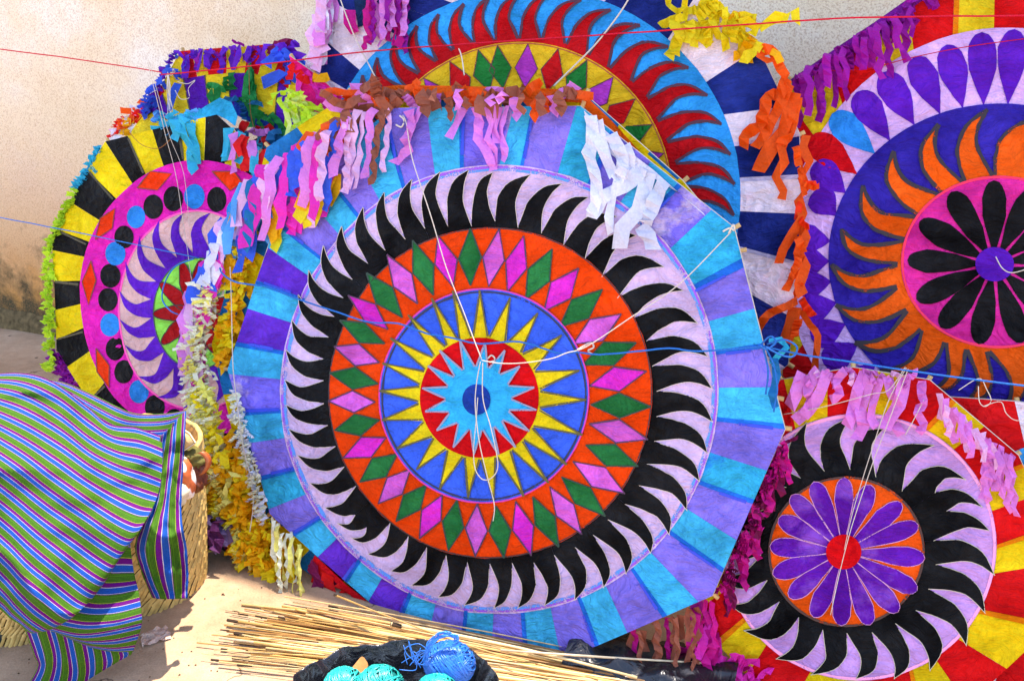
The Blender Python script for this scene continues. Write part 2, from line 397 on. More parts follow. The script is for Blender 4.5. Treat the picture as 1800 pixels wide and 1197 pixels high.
def fall(x, y, ln, dx=0, amp=5, step=16):
    step *= 1.25
    n = max(2, int(ln/step)); pts = []; s = R.choice((-1, 1)); drift = 0
    for i in range(n+1):
        f = i/n; drift += R.uniform(-2, 2)
        pts.append((x+dx*f+drift+s*amp*.8*(1 if i % 2 else -1)*R.uniform(.1, 1), y+ln*f))
    return pts
def streamers(K, line, count, ln, w, mats, off=.02, dx=0, amp=5, step=16, name='streamer', jit=6):
    """hanging strips, each a part of its own"""
    for i in range(count):
        x, y = along(line, (i+R.uniform(.1, .9))/count)
        mb = MB(); L = R.uniform(*ln)
        ribbon(mb, K, fall(x+R.uniform(-jit, jit)*.3, y+R.uniform(-jit, jit), L, dx*R.uniform(.5, 1.4), amp, step), R.uniform(*w), off*.5+(.0035*(i*7 % count) if off > 0 else -.0025*(i*5 % count)), twist=.006, o=K.o)
        mb.build(name, R.choice(mats), K.root)
def along(line, f):
    ls = [hypot(b[0]-a[0], b[1]-a[1]) for a, b in zip(line, line[1:])]; d = f*sum(ls)
    for l, a, b in zip(ls, line, line[1:]):
        if d <= l or (a, b) == (line[-2], line[-1]): return mixp(a, b, min(1, d/l))
        d -= l
def fringe(K, line, count, ln, w, mats, out=(0, 1), spread=.8, off=.012, width=0, name='fringe'):
    """dense short cut fringe along an edge: nobody could count it"""
    mb = MB()
    for i in range(count):
        f = (i+R.random())/count; x, y = along(line, f)
        x += R.uniform(-1, 1)*width; y += R.uniform(-1, 1)*width
        a = atan2(out[1], out[0])+R.gauss(0, spread*.5); L = R.uniform(*ln)
        pts = [(x, y)]; n = R.choice((3, 3, 4, 5))
        for k in range(n):
            a += R.uniform(-.6, .6); x += cos(a)*L/n; y += sin(a)*L/n+L*.05; pts.append((x, y))
        ribbon(mb, K, pts, R.uniform(*w)*.85, off*R.uniform(.4, 2.2), R.randrange(len(mats)), .008, o=K.o)
    return mb.build(name, mats, K.root, kind='stuff')
def one(K, pts, w, mat, off=.02, twist=.01, name='streamer'):
    mb = MB(); ribbon(mb, K, pts, w, off, 0, twist, o=K.o); return mb.build(name, mat, K.root)

cord_white = flat('white_cord', (214, 198, 178), .8, .2, .1, 300, .2)
cord_red = flat('red_cord', (214, 20, 50), .7, .2, .2, 300, .2)
cord_blue = flat('blue_cord', (18, 118, 205), .6, .3, .2, 300, .2)
thread_tan = flat('tan_thread', (150, 96, 50), .8, .2, .1, 300, .2)

# colours
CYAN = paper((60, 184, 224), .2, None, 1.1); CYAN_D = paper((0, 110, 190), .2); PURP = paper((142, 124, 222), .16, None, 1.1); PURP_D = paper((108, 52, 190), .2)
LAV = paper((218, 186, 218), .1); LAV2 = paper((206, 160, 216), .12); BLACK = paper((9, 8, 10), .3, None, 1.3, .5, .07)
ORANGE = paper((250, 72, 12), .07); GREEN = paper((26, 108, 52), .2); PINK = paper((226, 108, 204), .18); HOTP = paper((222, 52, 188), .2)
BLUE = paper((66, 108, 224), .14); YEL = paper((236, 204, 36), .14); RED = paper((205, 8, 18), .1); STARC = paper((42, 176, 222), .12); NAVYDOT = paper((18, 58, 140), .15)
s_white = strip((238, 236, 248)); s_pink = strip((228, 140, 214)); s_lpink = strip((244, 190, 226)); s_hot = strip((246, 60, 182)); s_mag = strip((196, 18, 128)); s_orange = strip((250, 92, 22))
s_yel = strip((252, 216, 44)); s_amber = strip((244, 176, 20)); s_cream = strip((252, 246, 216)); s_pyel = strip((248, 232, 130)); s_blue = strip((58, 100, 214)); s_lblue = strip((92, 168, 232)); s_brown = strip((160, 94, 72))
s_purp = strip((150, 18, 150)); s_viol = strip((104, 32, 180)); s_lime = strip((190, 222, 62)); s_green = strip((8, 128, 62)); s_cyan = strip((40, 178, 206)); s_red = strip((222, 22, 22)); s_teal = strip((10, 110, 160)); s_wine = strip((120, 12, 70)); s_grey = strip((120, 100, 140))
def zz(x0, y0, s, pts): return [(x0+x/s, y0+y/s) for x, y in pts]

# ------------------------------------------------------------------ 1 the big kite in front
L0 = radians(16)
K1 = Kite('kite', 0, L0, (850, 690), 'large front kite with cyan and lilac striped border and pale blue centre star', 1)
poly1 = [(695, 191), (1020, 187), (1290, 400), (1380, 754), (1252, 1047), (990, 1159), (690, 1096), (475, 902), (401, 650), (503, 325)]
E_lav = (879, 684, 385, 394); E_or = (864, 690, 284, 290); E_bl = (853.5, 695, 183, 187); E_rd = (846, 698, 104, 105)
bd = [((682, 200), (705, 312)), ((752, 192), (762, 297)), ((817, 190), (814, 289)), ((904, 189), (876, 291)), ((941, 188), (919, 294)), ((1014, 188), (979, 307)),
      ((1083, 236), (1037, 333)), ((1144, 284), (1083, 366)), ((1197, 330), (1122, 402)), ((1250, 370), (1168, 447)), ((1302, 472), (1214, 516)), ((1320, 544), (1238, 567)),
      ((1337, 614), (1255, 624)), ((1359, 681), (1265, 681)), ((1380, 754), (1267, 741)), ((1350, 827), (1260, 797)), ((1321, 884), (1242, 857)), ((1293, 948), (1219, 900)),
      ((1270, 1006), (1187, 948)), ((1226, 1054), (1156, 983)), ((1165, 1084), (1119, 1013)), ((1105, 1114), (1073, 1043)), ((1048, 1138), (1020, 1063)), ((986, 1158), (970, 1074)),
      ((921, 1143), (916, 1079)), ((866, 1129), (868, 1078)), ((812, 1123), (817, 1071)), ((755, 1106), (767, 1056)), ((695, 1096), (720, 1038)), ((645, 1059), (675, 1009)),
      ((600, 1024), (635, 974)), ((555, 983), (598, 940)), ((510, 940), (568, 904)), ((474, 894), (545, 866)), ((459, 836), (523, 821)), ((443, 777), (506, 769)),
      ((426, 722), (498, 719)), ((403, 657), (493, 667)), ((414, 600), (498, 617)), ((434, 542), (504, 565)), ((449, 492), (519, 517)), ((468, 435), (531, 480)),
      ((484, 388), (547, 440)), ((510, 318), (578, 397)), ((560, 288), (620, 363)), ((612, 250), (657, 335))]
SEAM = paper((10, 108, 200), .25)
pm1 = [PURP if i % 2 == 0 else CYAN for i in range(46)]
PURP_F = paper((128, 112, 222), .2, (206, 180, 220), 1.2); CYAN_F = paper((40, 176, 214), .2, (30, 130, 214), 1.2)
for i in (38, 40, 28, 29-1, 30): pm1[i] = PURP_D
for i in (2, 36, 8): pm1[i] = PURP_F
for i in (5, 9, 15, 33): pm1[i] = CYAN_F
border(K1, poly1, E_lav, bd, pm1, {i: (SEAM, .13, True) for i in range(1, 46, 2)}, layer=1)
for i, b in enumerate(bd):
    if i % 2 == 0 and R.random() < .85:
        a, c = b; K1.stroke((30, 60, 190), [mixp(a, c, R.uniform(.05, .3)), mixp(a, c, .5), mixp(a, c, R.uniform(.7, .95))], 5, 2.2, .5)
for i in (29, 33, 41): pass
K1.disc('ring_paper', E_lav, 2, LAV, 3, 96, .6)
K1.stroke((150, 70, 200), [ept(E_lav, a, .988) for a in range(0, 361, 3)], 4.5, 2.3, .22)
K1.stroke((70, 140, 220), [ept(E_lav, a, .978) for a in range(0, 361, 3)], 6, 2.3, .16)
V1 = [(830, 398), (871, 389), (911, 400), (952, 410), (991, 432), (1029, 455), (1059, 487), (1086, 524), (1113, 560), (1137, 599), (1147, 643), (1155, 687), (1155, 731), (1151, 774), (1138, 814),
      (1124, 852), (1099, 885), (1069, 912), (1043, 939), (1011, 961), (975, 974), (939, 987), (901, 988), (862, 989), (823, 986), (786, 974), (752, 960), (719, 941), (687, 918), (645, 926), (625, 904),
      (627, 853), (607, 819), (592, 783), (579, 746), (572, 708), (571, 668), (570, 630), (578, 592), (588, 556), (604, 523), (621, 491), (649, 463), (680, 440), (716, 421), (750, 402), (789, 398)]
T1 = [(825, 294), (867, 299), (933, 302), (989, 318), (1036, 342), (1087, 376), (1122, 410), (1172, 466), (1206, 508), (1232, 566), (1250, 625), (1258, 682), (1259, 741), (1250, 796), (1236, 846),
      (1213, 898), (1181, 942), (1148, 975), (1104, 1012), (1064, 1036), (1013, 1058), (959, 1068), (911, 1073), (869, 1073), (817, 1067), (770, 1053), (722, 1032), (685, 1007), (644, 977), (614, 948), (590, 922),
      (568, 894), (542, 850), (520, 800), (505, 753), (500, 711), (497, 666), (498, 613), (508, 560), (520, 515), (538, 472), (564, 428), (597, 394), (637, 360), (675, 334), (725, 311), (775, 298)]
T1 = [mixp((879, 684), p, .986) for p in T1]
flames(K1, V1, T1, E_or, 3, BLACK, edge=(206, 186, 168))
K1.disc('diamond_ring', E_or, 4, ORANGE, 3, 90, .6)
DO = [(829, 402), (879, 403), (922, 415), (972, 438), (1019, 472), (1061, 509), (1094, 552), (1120, 602), (1138, 652), (1146, 714), (1141, 771), (1124, 818), (1100, 866), (1066, 906), (1024, 938), (984, 960), (936, 975), (888, 979),
      (838, 976), (791, 966), (740, 945), (699, 915), (667, 884), (635, 846), (606, 804), (592, 755), (581, 704), (583, 655), (590, 609), (599, 563), (614, 519), (648, 480), (684, 448), (730, 423), (773, 415)]
DI = [(829, 502), (861, 504), (894, 513), (926, 526), (958, 547), (985, 575), (1009, 605), (1026, 641), (1037, 678), (1040, 711), (1038, 744), (1032, 781), (1009, 810), (989, 837), (968, 854), (938, 872), (908, 880), (874, 888),
      (841, 884), (806, 877), (780, 868), (753, 850), (725, 823), (701, 797), (682, 768), (671, 737), (663, 706), (668, 674), (670, 637), (679, 604), (685, 579), (710, 558), (737, 534), (765, 519), (799, 505)]
mids = [mixp(a, b, .5) for a, b in zip(DO, DI)]; n = len(DO)
for i in range(n):
    l = mixp(mids[i], mids[i-1], .47); r = mixp(mids[i], mids[(i+1) % n], .47)
    if hypot(l[0]-mids[i][0], l[1]-mids[i][1]) > 24: l = mixp(mids[i], l, .8)
    if hypot(r[0]-mids[i][0], r[1]-mids[i][1]) > 24: r = mixp(mids[i], r, .8)
    g = i == 0 or i in (3,) or (i > 3 and i % 2 == 1)
    A = [DO[i], mixp(DO[i], l, .5), l, mixp(l, DI[i], .5), DI[i]]; B = [DO[i], mixp(DO[i], r, .5), r, mixp(r, DI[i], .5), DI[i]]
    A = [(x-.3, y) for x, y in A]
    m = GREEN if g else R.choice((PINK, PINK, HOTP))
    K1.patch('diamond', A, B, 5, m, 2)
    K1.stroke((70, 28, 60) if not g else (16, 50, 30), A+B[::-1], 2.6 if g else 2.4, 5.4, .62 if g else .5)
K1.stroke((50, 20, 20), [ept(E_or, a, .995) for a in range(0, 361, 3)], 2, 4.5, .5)
K1.disc('star_disc', E_bl, 6, BLUE, 3, 72, .5)
K1.stroke((205, 40, 150), [ept(E_bl, a, 1.0) for a in range(0, 361, 4)], 2.4, 6.5, .8)
K1.stroke((26, 26, 60), [ept(E_bl, a, .972) for a in range(0, 361, 4)], 3.4, 6.5, .5)
TR = [(846, 510), (900, 523), (948, 550), (990, 589), (1021, 650), (1033, 702), (1027, 763), (999, 815), (967, 847), (923, 871), (871, 879), (826, 873), (776, 858), (736, 824), (702, 787), (676, 737), (671, 686), (676, 638), (690, 594), (721, 553), (763, 524), (799, 511)]
K1.disc('yellow_ring', (E_rd[0], E_rd[1], E_rd[2]*1.03, E_rd[3]*1.03), 7, YEL, 2, 64, .7)
n = len(TR)
for i in range(n):
    a = eang(E_rd, TR[i]); a0 = eang(E_rd, TR[i-1]); a1 = eang(E_rd, TR[(i+1) % n])
    d0 = ((a-a0) % 360)/2; d1 = ((a1-a) % 360)/2
    p0 = ept(E_rd, a-d0, 1.03); p1 = ept(E_rd, a+d1, 1.03); q0 = ept(E_rd, a-d0, .95); q1 = ept(E_rd, a+d1, .95)
    A = [q0, p0, mixp(p0, TR[i], .5), TR[i]]; B = [q1, p1, mixp(p1, TR[i], .5), mixp(p1, TR[i], .985)]
    K1.patch('star_ray', A, B, 8, YEL, 2)
    for X, Y in ((A, B), (B, A)): K1.stroke((84, 74, 22), [mixp(x, y, .07) for x, y in zip(X[1:], Y[1:])], 3.2, 8.3, .52)
K1.disc('red_disc', E_rd, 9, RED, 3, 56, .3)
TS = [(813, 599), (857, 602), (892, 615), (918, 643), (943, 680), (947, 719), (935, 756), (911, 784), (881, 797), (837, 797), (801, 785), (772, 755), (752, 722), (747, 681), (757, 642), (777, 615)]
Es = (845, 699, 58, 56); n = len(TS)
K1.disc('star', (845, 699, 59, 57), 10, STARC, 2, 48)
for i in range(n):
    a = eang(Es, TS[i]); a0 = eang(Es, TS[i-1]); a1 = eang(Es, TS[(i+1) % n]); d0 = ((a-a0) % 360)/2; d1 = ((a1-a) % 360)/2
    A = [ept(Es, a-d0, .9), ept(Es, a-d0), mixp(ept(Es, a-d0), TS[i], .5), TS[i]]; B = [ept(Es, a+d1, .9), ept(Es, a+d1), mixp(ept(Es, a+d1), TS[i], .5), mixp(ept(Es, a+d1), TS[i], .985)]
    K1.patch('star_point', A, B, 10.5, STARC, 2)
    for X, Y in ((A, B), (B, A)): K1.stroke((140, 134, 156), [mixp(x, y, .06) for x, y in zip(X[1:], Y[1:])], 3, 11, .55)
K1.disc('centre_spot', (842, 701, 25, 27), 12, NAVYDOT, 2, 28)
K1.spars(poly1)
K1.flush()

# ------------------------------------------------------------------ 2 its neighbour just behind
K2 = Kite('kite', .05, L0, (840, 680), 'half hidden kite whose yellow and teal border shows left of the large front kite', 2)
poly2 = [(612, 165), (1028, 166), (1200, 318), (1300, 440), (1366, 700), (1210, 1030), (960, 1130), (640, 1085), (452, 935), (372, 606), (410, 470), (470, 260)]
E2 = (850, 660, 372, 380); YEL2 = paper((244, 200, 24), .12); TEAL = paper((0, 112, 168), .2); ORB = paper((250, 120, 20), .15)
angs = [-176+i*360/44 for i in range(44)]
border(K2, poly2, E2, angle_bounds(poly2, E2, (850, 660), angs), [YEL2, TEAL], layer=1)
K2.disc('ring_paper', E2, 2, paper((230, 120, 30), .1), 2, 64, .1)
K2.patch('edge_band', [(1020, 160), (1075, 212), (1130, 272), (1185, 318), (1250, 375)], [(1012, 172), (1062, 226), (1116, 284), (1172, 332), (1240, 388)], 3, paper((246, 96, 16), .1), 2)
K2.patch('edge_band', [(1128, 262), (1160, 290), (1190, 316), (1230, 352), (1296, 410)], [(1120, 280), (1152, 306), (1180, 330), (1222, 368), (1290, 424)], 3.5, YEL2, 2)
K2.patch('edge_band', [(622, 158), (700, 150), (800, 152), (920, 156), (1024, 160)], [(626, 184), (700, 176), (800, 176), (920, 178), (1020, 182)], 3, paper((250, 98, 18), .12), 2)
K2.spars(poly2)

# ------------------------------------------------------------------ 3 left kite, yellow and black
K3 = Kite('kite', .25, L0, (340, 540), 'kite with yellow and black striped border and black dots on a pink ring', 3)
poly3 = [(381, 202), (452, 268), (530, 420), (536, 640), (470, 790), (335, 850), (188, 757), (98, 614), (95, 407), (185, 249)]
Epk = (349, 525, 207, 243); Ebg = (349, 545, 138, 174); Egr = (352, 551, 78, 98)
YB = paper((240, 204, 28), .16); BK = paper((10, 9, 11), .3, None, 1.3, .5, .07); MAG = paper((236, 40, 172), .12); BEIGE = paper((222, 178, 172), .1); VIO = paper((96, 24, 172), .18); LGR = paper((140, 212, 84), .12); DRED = paper((168, 6, 14), .15); DOTB = paper((36, 138, 214), .15); ORD = paper((246, 62, 10), .06)
outs = [(185, 249), (225, 239), (269, 227), (316, 214), (362, 206), (409, 226), (450, 266), (482, 326), (512, 384), (531, 450), (533, 520), (535, 590), (524, 665), (497, 730), (455, 797), (400, 823), (345, 846), (282, 816), (225, 781), (157, 708), (117, 647), (98, 597), (97, 545), (97, 495), (96, 440), (96, 404), (108, 385), (135, 335), (157, 300)]
outs = [(185, 249), (225, 239), (269, 227), (316, 214), (362, 206), (409, 226), (450, 266), (490, 342), (528, 420), (532, 520), (535, 600), (510, 700), (470, 790), (400, 820), (335, 850), (262, 804), (205, 768), (157, 705), (117, 645), (98, 597), (97, 545), (96, 495), (96, 440), (98, 402), (125, 355), (157, 300)]
border(K3, poly3, Epk, [(o, ept(Epk, eang((349, 535, 207, 243), o))) for o in outs], [BK, YB], layer=1)
for i, o in enumerate(outs):
    if i % 2: K3.stroke((60, 50, 10), [mixp(o, ept(Epk, eang(Epk, o)), f) for f in (.06, .5, .95)], 4, 2.2, .55)
K3.disc('ring_paper', Epk, 3, MAG, 3, 72, .5)
for c, cl, rx, ry in ((( 343, 346), 1, 18, 22), ((382, 351), 0, 17, 22), ((306, 350), 0, 17, 22), ((271, 364), 0, 17.5, 21.5), ((241, 382), 1, 16, 20), ((220, 417), 0, 17, 20), ((205, 446), 1, 17, 21), ((196, 485), 0, 17, 21), ((191, 527), 0, 17, 20.5), ((194, 571), 1, 17, 20.5), ((204, 613), 0, 17, 20.5), ((220, 653), 0, 17, 20.5), ((247, 688), 1, 17, 20.5), ((274, 715), 0, 17, 21), ((308, 738), 0, 17, 20), ((344, 758), 1, 18, 22), ((416, 372), 1, 17, 21), ((448, 402), 0, 17, 21)):
    K3.disc('dot', (c[0], c[1], rx, ry), 4, DOTB if cl else BK, 2, 22)
for q in ([(243, 331), (267, 302), (304, 306), (279, 335)], [(374, 302), (414, 302), (428, 322), (406, 336)], [(172, 422), (180, 384), (205, 367), (200, 402)], [(164, 459), (172, 493), (157, 536), (148, 495)], [(171, 612), (194, 642), (195, 682), (172, 653)]):
    K3.patch('diamond', [q[0], mixp(q[0], q[1], .5), q[1]], [q[3], mixp(q[3], q[2], .5), q[2]], 4, ORD, 2)
    K3.stroke((120, 30, 20), q+[q[0]], 1.8, 4.4, .5)
K3.disc('beige_ring', Ebg, 5, BEIGE, 3, 64, .4)
K3.stroke((246, 70, 160), [ept(Ebg, a, 1.0) for a in range(0, 361, 5)], 3, 5.5, .7)
V3 = [(333, 655), (310, 646), (292, 619), (277, 591), (270, 559), (270, 526), (279, 495), (295, 472), (315, 454), (341, 445), (376, 447), (404, 464), (424, 495), (434, 530), (432, 568), (420, 605), (398, 634), (366, 652)]
T3 = [(324, 718), (279, 698), (247, 661), (222, 606), (212, 561), (212, 511), (223, 460), (249, 415), (283, 387), (324, 376), (372, 375)]
T3 += [ept(Ebg, eang(Ebg, v), .985) for v in V3[11:]]
flames(K3, V3, T3, Egr, 6, VIO, True, bulge=(1.05, 0))
K3.disc('flower_disc', Egr, 7, LGR, 2, 48, .1)
K3.stroke((40, 60, 40), [ept(Egr, a, .99) for a in range(0, 361, 5)], 2, 7.5, .55)
for a in [-109, -84, -146, 178, 143, 112, -48, -14, 22, 56, 84]:
    K3.patch  # petals laid out round the middle
    petal(K3, (348, 549), ept((349, 549, 75, 92), a), 27, 8, DRED, lambda t: sqrt(max(0, sin(pi*min(1, t**.85))))*.98, ((40, 10, 10), 1.8))
K3.spars(poly3); K3.flush()

# ------------------------------------------------------------------ 4 small kite behind it, yellow and violet
K4 = Kite('kite', .40, L0, (400, 300), 'kite with violet and yellow panels and shredded violet top edge at upper left', 4)
poly4 = [(480, 79), (548, 190), (585, 420), (500, 700), (380, 770), (260, 690), (205, 480), (232, 230), (262, 190), (317, 91)]
E4 = (400, 345, 158, 212); E4b = (400, 420, 120, 160)
YV = paper((232, 196, 44), .16); VI = paper((92, 22, 160), .2); R4 = paper((206, 14, 24), .12)
b4 = angle_bounds(poly4, E4, (400, 360), [-150, -128, -119, -107, -103, -98, -90, -82, -76, -70, -62, -40, -10, 20, 60, 90, 120, 160, 190])
border(K4, poly4, E4, b4, [YV, R4], layer=1)
poly4b = [ept(E4, a) for a in range(0, 360, 10)]
outs4 = [((243, 300), (300, 340)), ((262, 195), (305, 215)), ((287, 166), (302, 200)), ((325, 140), (337, 195)), ((363, 134), (372, 190)), ((405, 130), (408, 188)), ((447, 130), (452, 188)), ((492, 145), (487, 205)), ((530, 175), (518, 230)), ((556, 260), (540, 300))]
for i in range(len(outs4)-1):
    a, b = outs4[i], outs4[i+1]
    K4.patch('inner_panel', [mixp(a[0], a[1], f*1.15/3) for f in range(4)], [mixp(b[0], b[1], f*1.15/3) for f in range(4)], 2.5+.3*(i % 2), VI if i % 2 == 1 else YV, 3)
    K4.stroke((60, 40, 30), [a[0], mixp(a[0], a[1], .5), a[1]], 2.5, 3.2, .5)
K4.disc('middle_paper', E4b, 2, VI, 2, 40, .1)
K4.spars(poly4); K4.flush()

# ------------------------------------------------------------------ 5 tall back kite, navy and white
K5 = Kite('kite', .24, L0, (920, 345), 'tall back kite with navy and white border and dark red flames on blue', 5)
poly5 = [(1235, -22), (1333, 85), (1405, 235), (1408, 470), (1385, 640), (1200, 800), (800, 830), (600, 640), (530, 420), (549, 117), (592, -22)]
Eb5 = (930, 345, 372, 366); Ey5 = (915, 345, 267, 270)
NAV = paper((18, 40, 116), .3); WHT = paper((240, 220, 226), .06, (238, 200, 220)); SKY = paper((38, 158, 224), .18); FRED = paper((188, 8, 18), .14); GOLD = paper((226, 178, 40), .14); DG = paper((14, 112, 44), .15); PV = paper((184, 64, 172), .16); RD5 = paper((202, 18, 22), .12)
b5 = [((1340, 92), (1237, 147)), ((1402, 225), (1267, 200)), ((1405, 242), (1290, 257)), ((1406, 307), (1301, 312)), ((1407, 372), (1301, 375)), ((1408, 462), (1299, 432)), ((1396, 560), (1285, 505)), ((1370, 655), (1250, 570)), ((1260, 745), (1190, 615)),
      ((1100, 808), (1060, 680)), ((900, 824), (920, 711)), ((700, 735), (760, 670)), ((590, 610), (640, 570)), ((545, 470), (575, 450)), ((535, 330), (556, 340)), ((546, 165), (607, 165)), ((551, 119), (629, 124)), ((567, 62), (658, 82)), ((578, 22), (690, 46)), ((588, -10), (725, 12)), ((600, -22), (760, 0)), ((690, -22), (800, -5)), ((1100, -22), (1080, 10)), ((1232, -22), (1180, 65))]
b5 = [((1334, 86), (1237, 147)), ((1404, 232), (1266, 200)), ((1406, 307), (1296, 257)), ((1407, 312), (1301, 312)), ((1408, 380), (1302, 372)), ((1408, 455), (1297, 432)), ((1396, 555), (1284, 495)), ((1372, 650), (1250, 570)), ((1240, 765), (1190, 615)), ((1030, 812), (1040, 690)), ((800, 828), (830, 690)), ((640, 690), (690, 625)),
      ((560, 530), (600, 515)), ((535, 400), (562, 400)), ((541, 260), (565, 270)), ((549, 119), (629, 135)), ((567, 67), (659, 84)), ((577, 22), (686, 54)), ((583, 4), (722, 22)), ((588, -10), (745, 5)), ((720, -22), (800, -8)), ((1080, -22), (1060, 3)), ((1190, -22), (1121, 34)), ((1236, -21), (1178, 66))]
b5 = [((1333, 85), (1237, 147)), ((1382, 185), (1267, 200)), ((1407, 306), (1290, 258)), ((1407, 318), (1301, 313)), ((1406, 385), (1301, 372)), ((1402, 468), (1300, 432)), ((1391, 560), (1286, 495))]
b5 = [((1333, 85), (1237, 147)), ((1388, 185), (1268, 200)), ((1406, 240), (1289, 257)), ((1407, 307), (1301, 312)), ((1408, 376), (1302, 372)), ((1406, 462), (1300, 433)), ((1393, 560), (1288, 495)), ((1380, 645), (1255, 570)), ((1240, 766), (1190, 615)), ((1030, 813), (1040, 690)), ((800, 830), (830, 690)), ((640, 690), (690, 625)),
      ((560, 530), (600, 515)), ((535, 400), (562, 400)), ((541, 260), (565, 270)), ((548, 122), (612, 160)), ((566, 66), (632, 124)), ((575, 30), (660, 82)), ((583, 4), (690, 48)), ((600, -22), (745, 5)), ((720, -22), (800, -8)), ((1080, -22), (1060, 3)), ((1232, -22), (1178, 66))]
# white/navy alternate from the white panel right of the yellow fringe
cols5 = [NAV if i % 2 == 0 else WHT for i in range(len(b5))]
cols5[15] = NAV; cols5[16] = WHT; cols5[17] = WHT; cols5[18] = NAV; cols5[19] = NAV; cols5[20] = WHT; cols5[21] = NAV; cols5[22] = WHT; cols5[14] = WHT
border(K5, poly5, Eb5, b5, cols5, {1: (paper((200, 186, 214), .1), .12, True), 3: (paper((196, 186, 212), .1), .12, False), 5: (paper((196, 186, 212), .1), .12, False)}, layer=1)
K5.patch('loose_white_edge', [(592, 0), (582, 30), (570, 60), (556, 100), (546, 140)], [(580, 0), (570, 30), (556, 60), (541, 100), (536, 138)], 2.5, paper((244, 214, 224), .08), 1)
K5.disc('sky_ring', Eb5, 2, SKY, 3, 96, .5)
V5 = [(655, 238), (672, 205), (695, 180), (715, 155), (739, 130), (769, 109), (797, 89), (834, 77), (871, 72), (913, 69), (953, 72), (996, 79), (1034, 97), (1071, 120), (1111, 144), (1138, 172), (1156, 212), (1173, 249), (1188, 287), (1194, 325)]
V5 += [ept(Ey5, eang(Ey5, (1194, 325))+8.2*k, 1.05) for k in range(1, 25)]
V5 = V5+[ept(Ey5, a, 1.05) for a in (184, 192, 199)]
T5 = [ept(Eb5, eang(Eb5, v)+1.0, .972) for v in V5]
flames(K5, V5, T5, Ey5, 3, FRED, True, ((70, 8, 34), 5), .6, (.95, 0))
K5.disc('diamond_ring', Ey5, 4, GOLD, 3, 80, .3)
K5.stroke((170, 60, 20), [ept(Ey5, a, .99) for a in range(0, 361, 4)], 2, 4.4, .6)
for k in range(31):
    a = -98.5+k*11.75-360*(k > 23)
    o_, i_ = ept(Ey5, a, .985), ept(Ey5, a, .70); l, r = ept(Ey5, a-5.1, .83), ept(Ey5, a+5.1, .83)
    K5.patch('diamond', [o_, mixp(o_, l, .5), l, mixp(l, i_, .5), i_], [o_, mixp(o_, r, .5), r, mixp(r, i_, .5), mixp(r, i_, .98)], 5, (DG, PV, RD5)[k % 3], 2)
    K5.stroke((90, 20, 30), [o_, l, i_, r, o_], 1.6, 5.3, .45)
K5.disc('red_disc', (915, 360, 180, 180), 5, RD5, 2, 48, .1)
K5.spars(poly5[:10]); K5.flush()

# ------------------------------------------------------------------ 6 right kite, violet petals
K6 = Kite('kite', .33, L0, (1750, 460), 'upper right kite with orange flames on navy and black petals on pink', 6)
poly6 = [(1392, 138), (1640, -30), (1900, -60), (2120, 90), (2240, 400), (2190, 700), (2000, 860), (1700, 880), (1480, 800), (1376, 660), (1370, 400)]
El6 = (1775, 450, 395, 400); En6 = (1760, 455, 304, 272); Ep6 = (1755, 461, 172, 151)
RB = paper((206, 14, 18), .12); YB6 = paper((222, 190, 40), .16); OB6 = paper((238, 130, 14), .14); LAV6 = paper((226, 182, 232), .12); VP = paper((96, 26, 172), .15); NAV6 = paper((46, 30, 138), .2); OF = paper((244, 94, 20), .1); PK6 = paper((222, 48, 146), .22); BK6 = paper((8, 6, 8), .3, None, 1.2, .5, .07)
b6 = [((1453, 97), (1476, 187)), ((1507, 62), (1542, 131)), ((1597, 2), (1606, 98)), ((1678, -33), (1673, 70)), ((1748, -42), (1746, 55)), ((1830, -50), (1815, 52)), ((1900, -60), (1880, 62)), ((1985, -5), (1945, 88)), ((2060, 45), (2010, 125)), ((2125, 100), (2070, 180)), ((2165, 210), (2120, 255)), ((2205, 310), (2150, 330)), ((2235, 410), (2168, 420)), ((2220, 520), (2160, 510)), ((2205, 610), (2140, 600)), ((2190, 700), (2100, 690)),
      ((2080, 795), (2020, 765)), ((1960, 862), (1930, 815)), ((1840, 870), (1830, 846)), ((1700, 880), (1710, 845)), ((1590, 842), (1600, 808)), ((1480, 800), (1510, 745)), ((1420, 722), (1450, 678)), ((1376, 650), (1410, 600)), ((1373, 540), (1390, 520)), ((1370, 430), (1382, 430)), ((1377, 330), (1392, 350)), ((1388, 180), (1425, 245))]
border(K6, poly6, El6, b6, [RB, YB6], {i: (OB6, .13, False) for i in (1, 3, 5, 7)}, layer=1)
K6.disc('ring_paper', El6, 2, LAV6, 3, 96, .6)
tipa = zz(1200, 0, 2.993, [(1580, 555), (1710, 545), (1475, 590), (1365, 632), (1245, 705), (1120, 775), (1040, 835), (960, 945), (895, 1035), (835, 1145)])
angs6 = sorted([eang(En6, p) for p in tipa])+[-60-i*-10.6 for i in range(0, 1)]
base_a = [-164, -155, -147, -137.3, -130.4, -120.4, -110.9, -103, -96, -87.9]
allp = base_a+[-79+9*i for i in range(0, 11)]+[-173.5, -181, -188.5, -196.5, -205, -213.5, -223, -232, -241, -250]
tops6 = zz(1200, 0, 2.993, [(690, 1010), (690, 862), (672, 722), (785, 603), (915, 488), (1050, 386), (1218, 304), (1388, 240), (1572, 176), (1745, 158)])
for a in allp:
    c = ept(En6, a, .99); tp = ept(El6, eang(El6, ept((1760, 455, 304*1.3, 272*1.3), a)), .955)
    if a in base_a: tp = tops6[base_a.index(a)]
    col = VP
    if abs(a+137.3) < .1: col = DOTB
    if abs(a+147) < .1: col = paper((206, 8, 24), .1)
    petal(K6, c, tp, 52, 3, col, prof_drop)
K6.disc('navy_ring', En6, 4, NAV6, 3, 96, .4)
V6 = [(1588, 423), (1613, 381), (1653, 342), (1693, 321), (1746, 309)]
T6 = [(1479, 403), (1516, 327), (1571, 267), (1649, 220), (1735, 194)]
